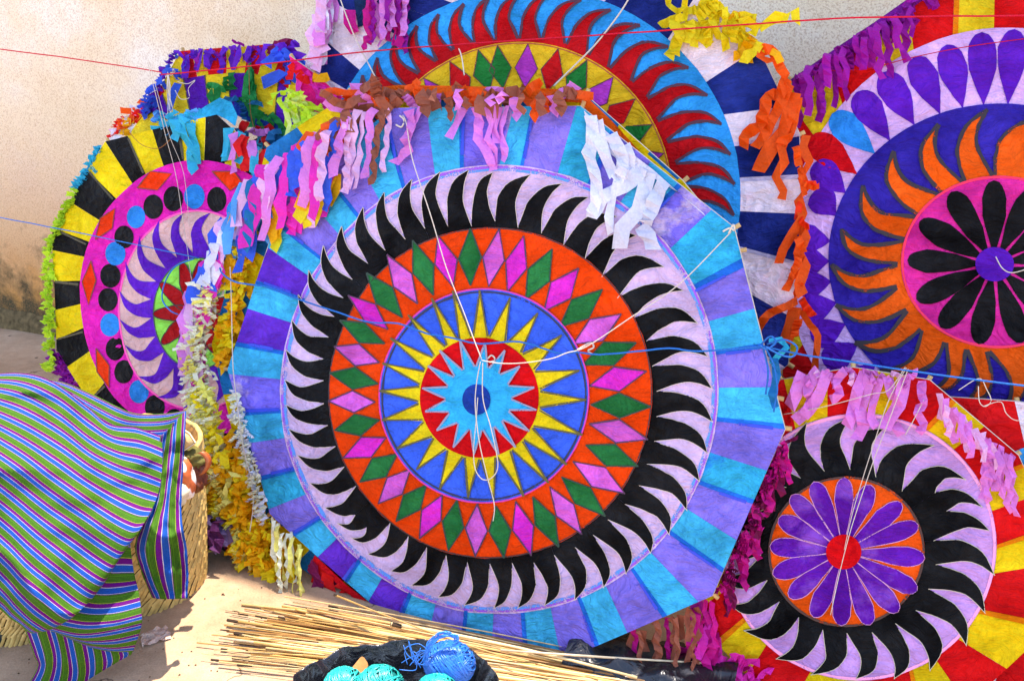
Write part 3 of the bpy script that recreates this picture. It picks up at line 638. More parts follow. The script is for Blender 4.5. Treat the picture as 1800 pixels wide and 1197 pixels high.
for a in (-72, -52, -34, -16, 2, 20, 38, 56, 74): V6.append(ept(Ep6, a, 1.06)); T6.append(ept(En6, a+2, .97))
V6 += [(1735, 618), (1698, 614), (1661, 602), (1619, 580), (1593, 545), (1576, 505), (1577, 465)]
T6 += [(1768, 715), (1698, 706), (1641, 684), (1546, 652), (1502, 602), (1469, 536), (1461, 465)]
flames(K6, V6, T6, Ep6, 5, OF, True, ((34, 10, 16), 6.5), .5, (.9, 0))
K6.disc('pink_disc', Ep6, 6, PK6, 4, 64, .08)
K6.stroke((236, 20, 70), [ept(Ep6, a, .985) for a in range(0, 361, 4)], 4, 6.4, .7)
def prof_wedge(t): return (.12+.88*sin(pi/2*min(1, t/.68))**1.1)*(sqrt(max(0, 1-((t-.70)/.30)**2)) if t > .70 else 1)
for a in [-92, -121, -150, -178, 154, 129, 102, 74, 46, 18, -11, -38, -65]:
    petal(K6, ept((1747, 465, 24, 22), a), ept((1752, 463, 158, 145), a), 43 if -160 < a < -80 else 40, 7, BK6, prof_wedge)
K6.disc('centre_spot', (1747, 465, 34, 30), 8, VP, 2, 30)
K6.spars(poly6[:10]); K6.flush()

# ------------------------------------------------------------------ 7 bottom right kite
K7 = Kite('kite', .10, L0, (1490, 965), 'bottom right kite with black flames and a purple daisy on orange', 7)
poly7 = [(1372, 668), (1500, 646), (1634, 668), (1790, 800), (1862, 960), (1840, 1110), (1700, 1238), (1500, 1250), (1325, 1200), (1258, 1124), (1215, 960), (1260, 770)]
E7 = (1512, 960, 240, 234); Eo7 = (1488, 967, 137, 131)
LV7 = paper((208, 158, 216), .12); BK7 = paper((8, 8, 10), .3, None, 1.2, .5, .07); OR7 = paper((226, 84, 10), .16); PU7 = paper((98, 14, 152), .2, (136, 70, 184)); RC7 = paper((222, 12, 22), .1)
b7 = [((1372, 668), (1395, 752)), ((1440, 657), (1452, 730)), ((1510, 648), (1496, 727)), ((1585, 658), (1570, 735)), ((1600, 662), (1580, 738)), ((1634, 668), (1605, 750)), ((1676, 705), (1618, 760)), ((1738, 757), (1665, 800)), ((1792, 803), (1712, 848)), ((1812, 850), (1735, 900)), ((1838, 905), (1748, 958)), ((1862, 965), (1750, 1015)), ((1846, 1080), (1735, 1072)), ((1800, 1148), (1700, 1130)), ((1750, 1196), (1660, 1166)), ((1690, 1238), (1610, 1186)),
      ((1570, 1246), (1560, 1196)), ((1470, 1240), (1490, 1193)), ((1395, 1220), (1428, 1183)), ((1312, 1187), (1345, 1142)), ((1258, 1124), (1300, 1098)), ((1240, 1060), (1276, 1030)), ((1222, 985), (1271, 970)), ((1228, 910), (1276, 900)), ((1252, 800), (1300, 850)), ((1310, 722), (1345, 790))]
b7 = [((1378, 667), (1395, 752)), ((1455, 654), (1452, 730)), ((1510, 648), (1496, 727)), ((1597, 662), (1570, 735)), ((1672, 702), (1618, 760)), ((1730, 750), (1665, 800)), ((1796, 815), (1712, 848)), ((1820, 870), (1738, 900)), ((1846, 925), (1750, 960)), ((1858, 990), (1750, 1012)), ((1842, 1095), (1728, 1075)), ((1770, 1175), (1690, 1130)), ((1700, 1238), (1650, 1166)), ((1610, 1244), (1600, 1180)), ((1500, 1250), (1510, 1194)), ((1400, 1222), (1425, 1180)),
      ((1312, 1187), (1345, 1132)), ((1258, 1124), (1302, 1085)), ((1240, 1060), (1276, 1030)), ((1218, 975), (1271, 970)), ((1228, 900), (1276, 900)), ((1258, 775), (1310, 840))]
border(K7, poly7, E7, b7, [paper((238, 196, 30), .14), RB], {i: (OB6, .13, j) for i, j in ((2, False), (4, False), (6, False), (8, False), (10, False), (16, True), (12, True))}, layer=1)
K7.disc('ring_paper', E7, 2, LV7, 3, 80, .4)
K7.stroke((240, 150, 190), [ept(E7, a, .985) for a in range(0, 361, 4)], 5, 2.4, .6)
V7 = [(1449, 827), (1494, 824), (1539, 837), (1585, 862), (1643, 865), (1663, 897), (1640, 949), (1644, 991), (1631, 1034), (1609, 1071), (1573, 1093), (1532, 1108), (1488, 1109), (1446, 1103), (1404, 1081), (1370, 1054), (1349, 1016), (1338, 972), (1342, 928), (1357, 888), (1382, 855), (1407, 839)]
T7 = [(1418, 742), (1495, 733), (1552, 753), (1641, 781), (1697, 842), (1726, 890), (1738, 931), (1748, 1010), (1731, 1076), (1698, 1133), (1634, 1177), (1571, 1190), (1504, 1190), (1425, 1183), (1364, 1154), (1307, 1104), (1285, 1059), (1276, 1005), (1276, 950), (1284, 890), (1306, 840), (1352, 785)]
flames(K7, V7, T7, Eo7, 3, BK7, True, bulge=(.72, 0), edge=(190, 180, 150))
K7.disc('flower_disc', Eo7, 5, OR7, 4, 60, .08)
K7.stroke((60, 24, 10), [ept(Eo7, a, .985) for a in range(0, 361, 5)], 4, 5.4, .55)
for p in zz(1200, 797, 2.993, [(850, 122), (990, 160), (1150, 255), (1238, 370), (1273, 545), (1232, 715), (1132, 825), (985, 890), (835, 893), (690, 848), (562, 745), (476, 625), (460, 480), (505, 335), (572, 215), (690, 145)]):
    petal(K7, mixp((1482, 967), p, .17), p, 33, 6, PU7, prof_long, ((196, 130, 170), 1.1), dens=.42)
K7.disc('centre_spot', (1483, 967, 31, 30), 8, RC7, 2, 30)
K7.spars(poly7); K7.flush()

# ------------------------------------------------------------------ 8 kite at the far right edge, and a pink one behind on the left
K8 = Kite('kite', .18, L0, (1850, 900), 'mostly hidden red edged kite between the two right hand kites', 8)
poly8 = [(1636, 696), (1790, 706), (1960, 740), (2060, 900), (2010, 1150), (1850, 1230), (1690, 1180), (1620, 900)]
E8 = (1840, 950, 150, 170)
border(K8, poly8, E8, angle_bounds(poly8, E8, (1840, 950), [-128, -103, -92, -70, -45, -15, 15, 45, 75, 110, 150, 190, 215]), [RB, WHT], layer=1)
K8.disc('middle_paper', E8, 2, paper((60, 160, 220), .15), 2, 40, .1); K8.spars(poly8)
K9 = Kite('kite', .20, L0, (560, 330), 'hidden hot pink kite with its edge showing above the fluttering lime strips', 9)
poly9 = [(508, 98), (548, 126), (608, 176), (690, 300), (700, 460), (620, 520), (560, 400), (548, 214)]
E9 = (625, 330, 50, 90)
border(K9, poly9, E9, angle_bounds(poly9, E9, (625, 330), [-130, -105, -60, -20, 20, 70, 120, 170, 205]), [paper((232, 24, 120), .15), paper((236, 30, 130), .15)], layer=1)
K9.disc('middle_paper', E9, 2, paper((238, 60, 140), .15), 2, 40, .1); K9.spars(poly9)

# ------------------------------------------------------------------ streamers and shredded edges
# white strips over the big kite's upper right edge
for pts, w in (([(1040, 205), (1046, 240), (1038, 275), (1047, 300), (1052, 345), (1044, 378)], 24), ([(1052, 215), (1060, 255), (1072, 290), (1082, 310)], 22), ([(1130, 296), (1112, 322), (1080, 338), (1060, 352), (1042, 384)], 26),
               ([(1090, 315), (1080, 345), (1074, 380), (1076, 412)], 17), ([(1142, 305), (1134, 340), (1124, 372), (1098, 402), (1092, 438)], 27), ([(1168, 322), (1154, 352), (1146, 378), (1136, 394)], 26), ([(1128, 398), (1140, 412), (1146, 425), (1152, 440)], 27),
               ([(1075, 238), (1090, 262), (1098, 290), (1086, 322)], 24), ([(1098, 258), (1110, 280), (1106, 300), (1092, 312)], 24)):
    one(K1, pts, w, s_white, .02, .008)
K1.patch('loose_white_edge', [(1028, 196), (1060, 226), (1100, 262), (1150, 300), (1200, 345), (1240, 380)], [(1034, 226), (1062, 262), (1100, 292), (1146, 312), (1192, 338), (1238, 376)], 6, paper((234, 232, 246), .05), 2)
# pink strips along the top
for pts, w in (([(724, 196), (732, 225), (722, 248), (724, 268), (700, 290)], 17), ([(745, 190), (736, 215), (720, 240)], 15), ([(818, 192), (808, 220), (796, 246)], 13), ([(838, 190), (848, 220), (846, 246), (862, 270), (872, 296)], 15), ([(858, 190), (868, 218), (862, 246), (876, 268), (872, 302)], 13), ([(896, 188), (888, 214), (884, 236), (892, 262), (888, 286)], 13), ([(880, 190), (872, 230), (880, 255)], 12)):
    one(K1, pts, w, s_pink, .02, .01)
fringe(K2, [(620, 164), (700, 168), (1020, 172)], 34, (24, 50), (14, 26), [s_orange, s_brown, s_orange, s_brown, s_pink], (.8, .1), 1.6, .03, 6)
fringe(K2, [(625, 205), (640, 180), (690, 172)], 20, (26, 60), (14, 30), [s_orange, s_brown, s_brown, s_pink], (.3, .3), 2.4, .045, 12)
streamers(K1, [(740, 168), (1000, 172)], 16, (18, 40), (10, 24), [s_brown, s_pink, s_brown, s_orange, s_pink], .03, 4, 7, 9, jit=8)
# mixed strips over the upper left edge
UL = [(470, 300), (530, 250), (610, 205), (690, 190)]
streamers(K1, [(600, 215), (640, 195), (690, 195)], 8, (70, 150), (10, 16), [s_pink, s_pink, s_lpink, s_brown], .03, -14, 5, 15)
streamers(K1, [(540, 240), (620, 205)], 8, (50, 120), (14, 26), [s_brown, s_orange, s_pink, s_brown], .035, -4, 6, 16)
streamers(K1, [(505, 275), (600, 222)], 13, (80, 160), (13, 21), [s_hot, s_pink, s_blue, s_hot, s_lpink, s_lblue], .03, -14, 6, 17)
streamers(K1, [(540, 330), (600, 300)], 8, (40, 90), (16, 26), [s_amber, s_yel, s_hot, s_amber], .025, -18, 6, 18)
streamers(K1, [(430, 335), (500, 280)], 14, (70, 150), (15, 26), [s_blue, s_blue, s_lblue, s_hot, s_pink, s_lpink, s_teal], .03, -20, 7, 20)
streamers(K1, [(480, 370), (500, 350)], 5, (50, 90), (14, 20), [s_yel, s_amber], .02, -8, 5, 16)
streamers(K2, [(395, 400), (455, 345)], 14, (70, 140), (14, 24), [s_blue, s_lpink, s_hot, s_white, s_lblue, s_amber, s_cyan], .05, -24, 7, 20)
streamers(K2, [(372, 470), (410, 400)], 10, (60, 120), (14, 28), [s_lpink, s_hot, s_blue, s_lpink, s_white], .05, -16, 6, 18)
# yellow shreds between the two left edges, cream to amber along the neighbour's edge
fringe(K2, [(455, 395), (440, 470), (418, 560), (405, 640)], 95, (12, 26), (9, 17), [s_amber, s_yel, s_amber], (-.5, .6), 1.4, .02, 8)
fringe(K2, [(392, 500), (372, 560), (362, 610), (366, 690), (378, 760)], 190, (14, 30), (5, 10), [s_cream, s_cream, s_pyel], (-.7, .5), 1.5, .03, 10)
fringe(K2, [(372, 680), (388, 760), (405, 840)], 240, (14, 34), (5, 10), [s_pyel, s_cream, s_pyel, s_yel], (-.6, .6), 1.4, .03, 14)
fringe(K2, [(395, 800), (415, 870), (440, 930), (470, 975)], 210, (18, 40), (6, 13), [s_amber, s_yel, s_amber, s_pyel], (-.4, .8), 1.3, .03, 16)
fringe(K2, [(425, 760), (445, 850), (480, 930), (520, 985)], 130, (16, 36), (7, 13), [s_amber, s_yel, s_amber], (-.3, .8), 1.2, .025, 12)
streamers(K2, [(338, 540), (352, 500), (368, 520)], 9, (90, 150), (12, 20), [s_hot, s_lpink, s_hot, s_pink], .04, -6, 5, 18)
streamers(K2, [(345, 640), (362, 700)], 7, (80, 130), (12, 20), [s_hot, s_hot, s_mag], .02, 4, 5, 18)
fringe(K2, [(440, 915), (485, 975), (525, 1015)], 110, (16, 36), (6, 12), [s_amber, s_yel], (-.1, .9), 1.2, .03, 12)
fringe(K1, [(425, 690), (438, 770), (455, 840), (472, 905)], 90, (10, 20), (4, 8), [s_cream, s_white, s_cream], (-.7, .6), 1.6, .012, 6)
streamers(K1, [(478, 905), (540, 960)], 12, (50, 130), (4, 7), [s_cream, s_cream, s_pyel], .015, 8, 3, 12)
streamers(K2, [(345, 520), (372, 470)], 10, (60, 150), (16, 28), [s_hot, s_hot, s_pink, s_lpink], .012, -14, 6, 20)
streamers(K2, [(350, 600), (356, 660)], 10, (70, 140), (16, 28), [s_hot, s_lpink, s_hot, s_mag], .01, 6, 6, 22)
streamers(K2, [(360, 720), (385, 800)], 10, (40, 90), (14, 26), [s_mag, s_wine, s_mag], .004, 0, 6, 18)
# red and magenta under the lower left edge
streamers(K1, [(545, 985), (610, 1040), (665, 1085)], 34, (26, 62), (14, 26), [s_red, s_red, s_red, s_wine], -.02, 6, 8, 12)
K1.patch('edge_band', [(548, 985), (600, 1036), (650, 1078), (690, 1100)], [(552, 976), (606, 1028), (656, 1068), (694, 1092)], -3, paper((206, 16, 30), .1), 1)
streamers(K2, [(535, 1020), (590, 1070)], 12, (20, 50), (14, 26), [s_mag, s_wine], .0, 0, 6, 14)
# magenta under the right edge, brown and pink at the bottom right
streamers(K1, [(1376, 770), (1340, 860), (1300, 955), (1262, 1040)], 46, (36, 90), (9, 16), [s_mag, s_mag, s_wine], -.012, 6, 6, 11)
fringe(K1, [(1378, 775), (1340, 860), (1300, 955), (1262, 1040)], 60, (12, 28), (5, 9), [s_mag, s_wine, s_mag], (.9, .3), 1.4, -.006, 5)
streamers(K1, [(1252, 1052), (1180, 1085), (1100, 1118)], 15, (40, 125), (8, 14), [s_brown, s_brown, s_mag, s_brown], -.012, 2, 6, 14)
streamers(K7, [(1225, 1030), (1262, 1120)], 18, (40, 90), (14, 24), [s_mag, s_hot, s_wine], .02, -10, 7, 15)
fringe(K7, [(1200, 1165), (1240, 1125), (1290, 1160), (1330, 1205)], 40, (26, 50), (10, 18), [s_hot, s_hot, s_mag], (-.2, .3), 2.4, .02, 14)
one(K7, [(1236, 1192), (1262, 1190), (1290, 1196)], 22, s_white, .04, .004, 'paper_tag')
streamers(K7, [(1240, 1060), (1250, 1120)], 6, (60, 90), (12, 18), [s_wine, s_mag], .03, -4, 5, 14)
# pink over the bottom right kite's top edge
for pts, w in (([(1412, 655), (1400, 690), (1388, 715)], 22), ([(1440, 650), (1420, 680), (1430, 705), (1412, 730)], 24), ([(1455, 652), (1446, 678), (1436, 700), (1420, 720), (1398, 738)], 22), ([(1486, 650), (1470, 668), (1476, 690), (1460, 702)], 17), ([(1520, 655), (1508, 680), (1502, 705), (1496, 730), (1488, 748)], 22), ([(1530, 660), (1520, 692), (1512, 720), (1518, 745), (1504, 770)], 22), ([(1548, 665), (1536, 700), (1530, 730), (1540, 748)], 15),
               ([(1590, 662), (1584, 690), (1578, 712), (1562, 735), (1554, 752)], 24), ([(1620, 668), (1618, 690), (1622, 708), (1610, 722), (1622, 742), (1612, 758)], 16), ([(1572, 745), (1584, 762)], 18), ([(1560, 662), (1566, 690), (1572, 700)], 20)):
    one(K7, pts, w, s_pink, .025, .01)
fringe(K7, [(1385, 662), (1440, 654), (1520, 652), (1610, 664)], 18, (14, 30), (8, 14), [s_pink, s_pink, s_lpink], (.2, .4), 2.2, .015, 5)
streamers(K7, [(1650, 690), (1720, 760), (1770, 800)], 18, (26, 66), (9, 14), [s_pink, s_pink, s_lpink], .02, 4, 6, 13)
streamers(K7, [(1722, 765), (1780, 800)], 7, (70, 120), (10, 15), [s_pink], .03, 6, 7, 13)
# lime, cyan and violet round the left kite
fringe(K3, [(140, 335), (112, 390), (94, 440)], 40, (8, 16), (5, 10), [s_lime], (-.9, .2), 1.2, .006, 2)
fringe(K3, [(95, 440), (92, 520), (92, 610), (95, 650)], 60, (8, 18), (7, 12), [s_lime], (-.8, .4), 1.5, .006, 5)
fringe(K3, [(98, 615), (128, 672), (160, 730)], 40, (14, 34), (10, 16), [s_purp], (-.6, .6), 1.3, -.006, 4)
fringe(K3, [(180, 258), (160, 295), (140, 330)], 26, (8, 18), (7, 12), [s_cyan], (-.9, .1), 1.2, .0, 2)
fringe(K3, [(262, 222), (318, 206), (350, 198)], 22, (18, 36), (10, 18), [s_cyan, s_cyan, s_lblue], (.8, .2), 1.2, -.004, 7)
K3.patch('edge_band', [(340, 202), (362, 186), (386, 172), (406, 180), (416, 204)], [(340, 210), (362, 206), (383, 203), (398, 211), (412, 222)], -1, paper((20, 160, 200), .2), 3)
for pts, w in (([(330, 208), (326, 232), (340, 258), (338, 280), (350, 304)], 17), ([(312, 212), (318, 236), (312, 248)], 22), ([(340, 218), (344, 240), (348, 258), (352, 290)], 14)):
    one(K3, pts, w, s_cyan, .02, .008)
streamers(K3, [(400, 225), (470, 262)], 12, (30, 70), (10, 18), [s_pink, s_red, s_pink, s_cyan], .03, 4, 6, 13)
# green, blue and violet round the kite behind it
fringe(K4, [(365, 165), (420, 168), (480, 205), (500, 235)], 17, (22, 44), (9, 14), [s_green, s_green, s_green, s_teal], (.2, .3), 2.3, .03, 9)
streamers(K4, [(446, 115), (452, 160)], 8, (30, 60), (10, 15), [s_green], .03, 0, 5, 13)
K4.patch('edge_band', [(418, 172), (450, 190), (490, 215), (520, 240)], [(412, 200), (446, 218), (480, 238), (500, 252)], 4, paper((10, 60, 150), .25), 2)
fringe(K4, [(440, 225), (480, 240), (540, 250)], 34, (16, 40), (9, 18), [s_teal, s_wine, s_cyan, s_pink, s_red], (.3, .4), 2.3, .02, 12)
fringe(K4, [(318, 94), (400, 90), (480, 84)], 18, (14, 28), (5, 9), [s_viol, s_viol, s_purp], (0, .9), 1.6, .015, 5)
streamers(K4, [(325, 95), (475, 84)], 14, (26, 50), (7, 11), [s_viol], .012, -3, 6, 12)
fringe(K4, [(262, 200), (282, 150), (318, 95)], 22, (10, 20), (6, 10), [s_viol, s_viol, s_blue], (-.6, .5), 1.6, .008, 5)
fringe(K4, [(262, 192), (278, 168), (292, 148)], 6, (16, 30), (8, 13), [s_blue], (-.2, .8), 1.2, .02, 5)
fringe(K4, [(208, 235), (225, 205), (258, 185)], 24, (16, 34), (9, 16), [s_orange, s_red, s_white, s_amber, s_lpink, s_white], (-.4, .4), 2.0, -.01, 9)
fringe(K4, [(302, 132), (330, 128)], 8, (10, 20), (6, 10), [s_blue], (.2, .2), 2.4, .03, 5)
fringe(K4, [(478, 82), (500, 92), (520, 120)], 20, (20, 40), (12, 22), [s_wine, s_viol, s_blue], (.5, .6), 1.4, .02, 5)
for pts, w in (([(492, 98), (512, 98), (524, 108), (526, 118)], 16), ([(470, 150), (486, 146), (502, 138), (512, 142)], 20), ([(510, 105), (490, 108), (482, 122)], 18), ([(322, 150), (318, 172), (312, 200)], 11)):
    one(K4, pts, w, s_blue, .04, .01)
fringe(K9, [(505, 165), (535, 185), (560, 212)], 24, (22, 46), (6, 11), [s_lime, s_lime, strip((214, 228, 120))], (.5, .6), 1.8, .04, 9)
streamers(K9, [(508, 165), (560, 205)], 8, (40, 90), (8, 13), [s_lime, strip((200, 216, 130))], .04, 2, 5, 14)
fringe(K9, [(515, 112), (548, 136), (590, 172)], 10, (16, 34), (12, 22), [s_hot, s_hot, s_red, s_amber], (.1, .7), 1.4, .01, 5)
# tall back kite: pink and purple at the top left, yellow top right, orange down the right
streamers(K5, [(585, -12), (566, 50)], 16, (40, 90), (14, 26), [s_lpink, s_lpink, s_white, s_pink], .02, 2, 6, 15)
streamers(K5, [(655, -14), (722, -14)], 16, (60, 110), (7, 13), [s_purp, s_mag, s_pink], .02, 0, 5, 10)
one(K5, [(618, 20), (622, 45), (630, 62)], 18, s_mag, .02)
K5.patch('dark_tape', [(622, -10), (625, 12), (628, 30), (632, 50)], [(643, -10), (645, 10), (647, 28), (650, 44)], 4, paper((6, 34, 70), .2), 1)
fringe(K5, [(1190, 30), (1215, 40), (1250, 40)], 9, (26, 54), (14, 26), [s_yel], (0, .7), 1.7, .015, 12)
fringe(K5, [(1235, -5), (1265, 12), (1300, 45), (1338, 82)], 18, (24, 50), (12, 24), [s_yel, s_yel, s_amber], (-.3, .7), 1.7, .015, 6)
K5.patch('edge_band', [(1232, -22), (1270, 10), (1300, 45), (1336, 84)], [(1236, 0), (1262, 26), (1286, 52), (1320, 80)], 5, paper((246, 206, 40), .08), 2)
for pts, w in (([(1178, -8), (1176, 10), (1196, 24), (1205, 10), (1210, -6)], 12), ([(1205, 12), (1206, 36), (1190, 42), (1194, 56)], 12), ([(1258, 10), (1254, 44), (1264, 66), (1276, 74), (1278, 92)], 15), ([(1196, 66), (1186, 78), (1182, 94), (1178, 106)], 20), ([(1300, 44), (1316, 42), (1330, 52), (1322, 66)], 16), ([(1336, 54), (1350, 46), (1364, 34), (1384, 38), (1398, 22), (1400, 46)], 18)):
    one(K5, pts, w, s_yel, .02, .012)
for pts, w in (([(1336, 90), (1356, 92), (1366, 106), (1372, 122), (1386, 140)], 19), ([(1340, 92), (1338, 104), (1354, 112), (1366, 106)], 14), ([(1384, 140), (1372, 168), (1352, 172), (1344, 200), (1334, 225), (1312, 238), (1308, 262)], 22), ([(1388, 150), (1376, 180), (1360, 210), (1348, 236), (1328, 262)], 20), ([(1396, 165), (1388, 200), (1378, 230), (1356, 262), (1340, 290), (1334, 304)], 25), ([(1402, 175), (1396, 205), (1388, 235), (1374, 256)], 22), ([(1386, 232), (1374, 262), (1380, 286), (1364, 312), (1378, 338), (1374, 352)], 16)):
    one(K5, pts, w, s_orange, .022, .01)
one(K5, [(1352, 92), (1366, 100), (1374, 116)], 16, s_amber, .03)
fringe(K5, [(1404, 250), (1407, 330), (1408, 470), (1402, 560)], 13, (24, 46), (12, 18), [s_orange, s_orange, strip((240, 60, 16))], (.2, .8), 1.3, .03, 6)
for pts, w in (([(1418, 240), (1412, 265), (1424, 288), (1410, 312), (1418, 335), (1404, 352), (1412, 380), (1396, 410), (1378, 440), (1370, 464)], 17), ([(1404, 392), (1416, 420), (1404, 445), (1416, 470), (1406, 500), (1412, 520)], 20), ([(1402, 528), (1380, 540), (1352, 552), (1336, 575), (1330, 598)], 15), ([(1398, 540), (1392, 570), (1382, 600)], 24), ([(1408, 545), (1424, 570), (1438, 590), (1434, 630), (1432, 664)], 13)):
    one(K5, pts, w, s_orange, .03, .012)
# purple over the upper right kite's edge
fringe(K6, [(1392, 144), (1470, 96), (1560, 40), (1640, -16)], 42, (20, 40), (10, 17), [s_purp, s_purp, strip((128, 10, 128))], (.5, .8), 1.5, .015, 7)
streamers(K6, [(1398, 140), (1500, 76), (1600, 20)], 20, (50, 105), (9, 15), [s_purp, strip((170, 24, 160))], .02, 6, 7, 13)
K6.patch('edge_band', [(1390, 140), (1470, 86), (1550, 32), (1638, -30)], [(1396, 156), (1476, 102), (1556, 48), (1646, -14)], 4, paper((118, 14, 128), .2), 1)
# loose strips lying on the ground behind the basket
GK = Kite('paper_scraps', .06, radians(30), (400, 925), 'heap of grey violet and wine red paper strips on the ground behind the basket', 21)
GK.root['category'] = 'paper scraps'; del GK.root['group']
streamers(GK, [(352, 885), (440, 915)], 34, (24, 60), (12, 20), [s_grey, s_grey, s_wine, strip((90, 40, 90)), strip((70, 60, 90))], .03, 4, 8, 14, name='strip')
streamers(GK, [(390, 890), (420, 900)], 5, (20, 40), (10, 16), [s_orange, s_amber], .06, 0, 6, 12, name='strip')

# ------------------------------------------------------------------ strings
def cord(name, K, pts, r, mat, label, off=.05, smooth=6, fuzz=0):
    q = catmull([(p[0], p[1], p[2] if len(p) > 2 else off) for p in pts], smooth)
    W = [K.P(a, b, o) for a, b, o in q]
    if fuzz: W = [w+Vector([R.uniform(-fuzz, fuzz) for _ in range(3)]) for w in W]
    c = sum(W, Vector())/len(W); mb = MB(); mb.tube(W, r, 6)
    return mb.build(name, mat, None, c, loc=c, label=label, cat='string', smooth=True)
cord('red_string', K5, [(-60, 84, .05), (120, 106, .05), (288, 131, .05), (318, 136, .05), (520, 118, .06), (700, 97, .06), (1000, 77, .06), (1300, 56, .06), (1550, 43, .06), (1860, 34, .03)], .0021, cord_red, 'long red string stretched across the tops of the kites from the wall', fuzz=.0006)
cord('blue_string', K3, [(-60, 370, .1), (0, 379, .1), (150, 408, .08), (370, 455, .06)], .0020, cord_blue, 'straight blue string running from the left edge to the yellow and black kite', fuzz=.0006)
cord('blue_string', K1, [(372, 455, -.02), (384, 468, .0), (398, 482, .02), (430, 497, .04), (480, 505, .03), (520, 521, .03), (600, 548, .03), (660, 566, .03), (710, 568, .035), (760, 585, .04), (800, 592, .04), (852, 603, .035), (920, 600, .03), (985, 619, .03), (1020, 618, .03), (1060, 622, .03), (1130, 616, .03), (1180, 611, .03), (1230, 616, .03), (1300, 611, .03), (1345, 608, .02)], .0027, cord_blue, 'slack blue string lying across the front of the large kite', fuzz=.0005)
cord('blue_string', K1, [(1345, 608, .02), (1400, 620, .03), (1500, 635, .04), (1640, 655, .05), (1860, 682, .06)], .0024, cord_blue, 'taut blue string above the bottom right kite', fuzz=.0004)
cord('blue_string', K3, [(372, 457, .09), (345, 470, .1), (328, 495, .1), (322, 525, .1), (335, 545, .1), (345, 552, .09)], .0024, cord_blue, 'loop of blue string hanging over the red petals of the left kite')
mbk = MB()
for pts in ([(1345, 606), (1362, 640), (1368, 680), (1362, 720)], [(1343, 610), (1352, 650), (1348, 690)], [(1350, 604), (1380, 596), (1402, 608), (1396, 624), (1376, 622), (1350, 608)], [(1340, 604), (1356, 590), (1366, 600), (1350, 612), (1340, 606)]):
    mbk.tube([K1.P(a, b, c) for a, b, c in catmull([(p[0], p[1], .03+.006*i) for i, p in enumerate(pts)], 5)], .0024, 6)
ck = K1.P(1350, 606, .03); mbk.build('string_knot', cord_blue, None, ck, loc=ck, label='blue string knot with hanging ends at the right edge of the large kite', cat='knot', smooth=True)
for i, (pts, w) in enumerate((([(1352, 600), (1372, 596), (1384, 610), (1368, 625), (1356, 640)], 11), ([(1360, 628), (1366, 660), (1358, 690), (1364, 715)], 14))): one(K1, pts, w, s_cyan if i == 0 else s_teal, .01)
for pts, lab in (([(712, 205, .01), (722, 222, .02), (740, 290, .04), (770, 375, .05), (800, 470, .06), (835, 555, .07), (866, 628, .08)], 'white bridle string from the top edge of the large kite to its middle'),
                 ([(866, 630, .08), (900, 635, .08), (940, 634, .08), (985, 627, .08), (1012, 617, .08), (1045, 606, .07), (1120, 555, .05), (1200, 498, .03), (1286, 408, .01)], 'white bridle string from the right corner of the large kite to its middle'),
                 ([(845, 697, .02), (844, 740, .03), (842, 785, .04), (846, 818, .045), (858, 836, .045), (872, 836, .045), (884, 822, .045), (886, 798, .05), (877, 745, .06), (866, 695, .07), (868, 634, .08)], 'white string looping below the middle of the large kite'),
                 ([(864, 632, .08), (856, 670, .075), (853, 710, .07), (857, 770, .06), (868, 830, .05), (880, 880, .05), (878, 908, .05)], 'white string end hanging down from the knot on the large kite'),
                 ([(414, 470, .03), (418, 560, .03), (421, 640, .03), (428, 700, .03), (440, 790, .03), (452, 862, .02), (450, 930, .03)], 'pale string hanging down the left corner of the large kite')):
    cord('white_string', K1, pts, .0015, cord_white, lab)
mbk = MB()
for pts in ([(702, 222), (712, 226), (716, 214), (708, 206)], [(1030, 612), (1040, 602), (1046, 610), (1036, 616), (1044, 622)], [(1272, 408), (1284, 402), (1292, 406), (1290, 396), (1282, 412)], [(860, 630), (868, 624), (874, 632), (864, 636)]):
    mbk = MB(); mbk.tube([K1.P(a, b, c) for a, b, c in catmull([(p[0], p[1], .015 if p[0] != 1030 else .08) for p in pts], 5)], .0024, 6); mbk.build('string_knot', cord_white, K1.root, K1.o, smooth=True)
cord('white_string', K5, [(598, -20, .03), (612, 20, .03), (640, 85, .03), (668, 142, .02)], .0020, cord_white, 'white string down the left of the tall navy kite')
cord('white_string', K5, [(1122, -15, .04), (1095, 35, .05), (1060, 84, .06), (1020, 132, .08), (992, 166, .1)], .0024, cord_white, 'thick white string slanting across the red flames of the tall navy kite')
cord('white_string', K5, [(818, 94, .05), (824, 104, .06), (830, 120, .07), (836, 145, .08)], .0020, cord_white, 'short white loop of string tied to the red one')
cord('thin_string', K3, [(318, 130, .15), (320, 240, .08), (328, 320, .05), (336, 400, .04), (352, 520, .03)], .0010, cord_white, 'thin pale string from the red string down the left kite')
cord('thin_string', K3, [(322, 132, .15), (326, 240, .08), (340, 310, .05), (346, 400, .04)], .0009, cord_white, 'second thin pale string beside it on the left kite')
mbk = MB()
for k in range(9):
    a0 = R.uniform(0, 6)
    mbk.tube([K4.P(315+cos(a0+t*.9)*R.uniform(3, 13), 133+sin(a0+t*.9)*R.uniform(2, 8), .05) for t in range(9)], .0011, 5)
for k in range(7): mbk.tube([K4.P(a, b, .06) for a, b in catmull([(316, 134), (318+R.uniform(-4, 4), 165), (320+R.uniform(-5, 9), 200), (319+R.uniform(-6, 14), R.uniform(205, 260))], 4)], .0011, 5)
mbk.tube([K4.P(a, b, .05) for a, b in catmull([(330, 150), (348, 154), (362, 148), (350, 162), (352, 178), (336, 180), (326, 165)], 5)], .0013, 5)
ck = K4.P(316, 134, .05); mbk.build('string_bundle', cord_white, None, ck, loc=ck, label='tangle of pale strings tied to the red string above the left kite', cat='string', smooth=True)
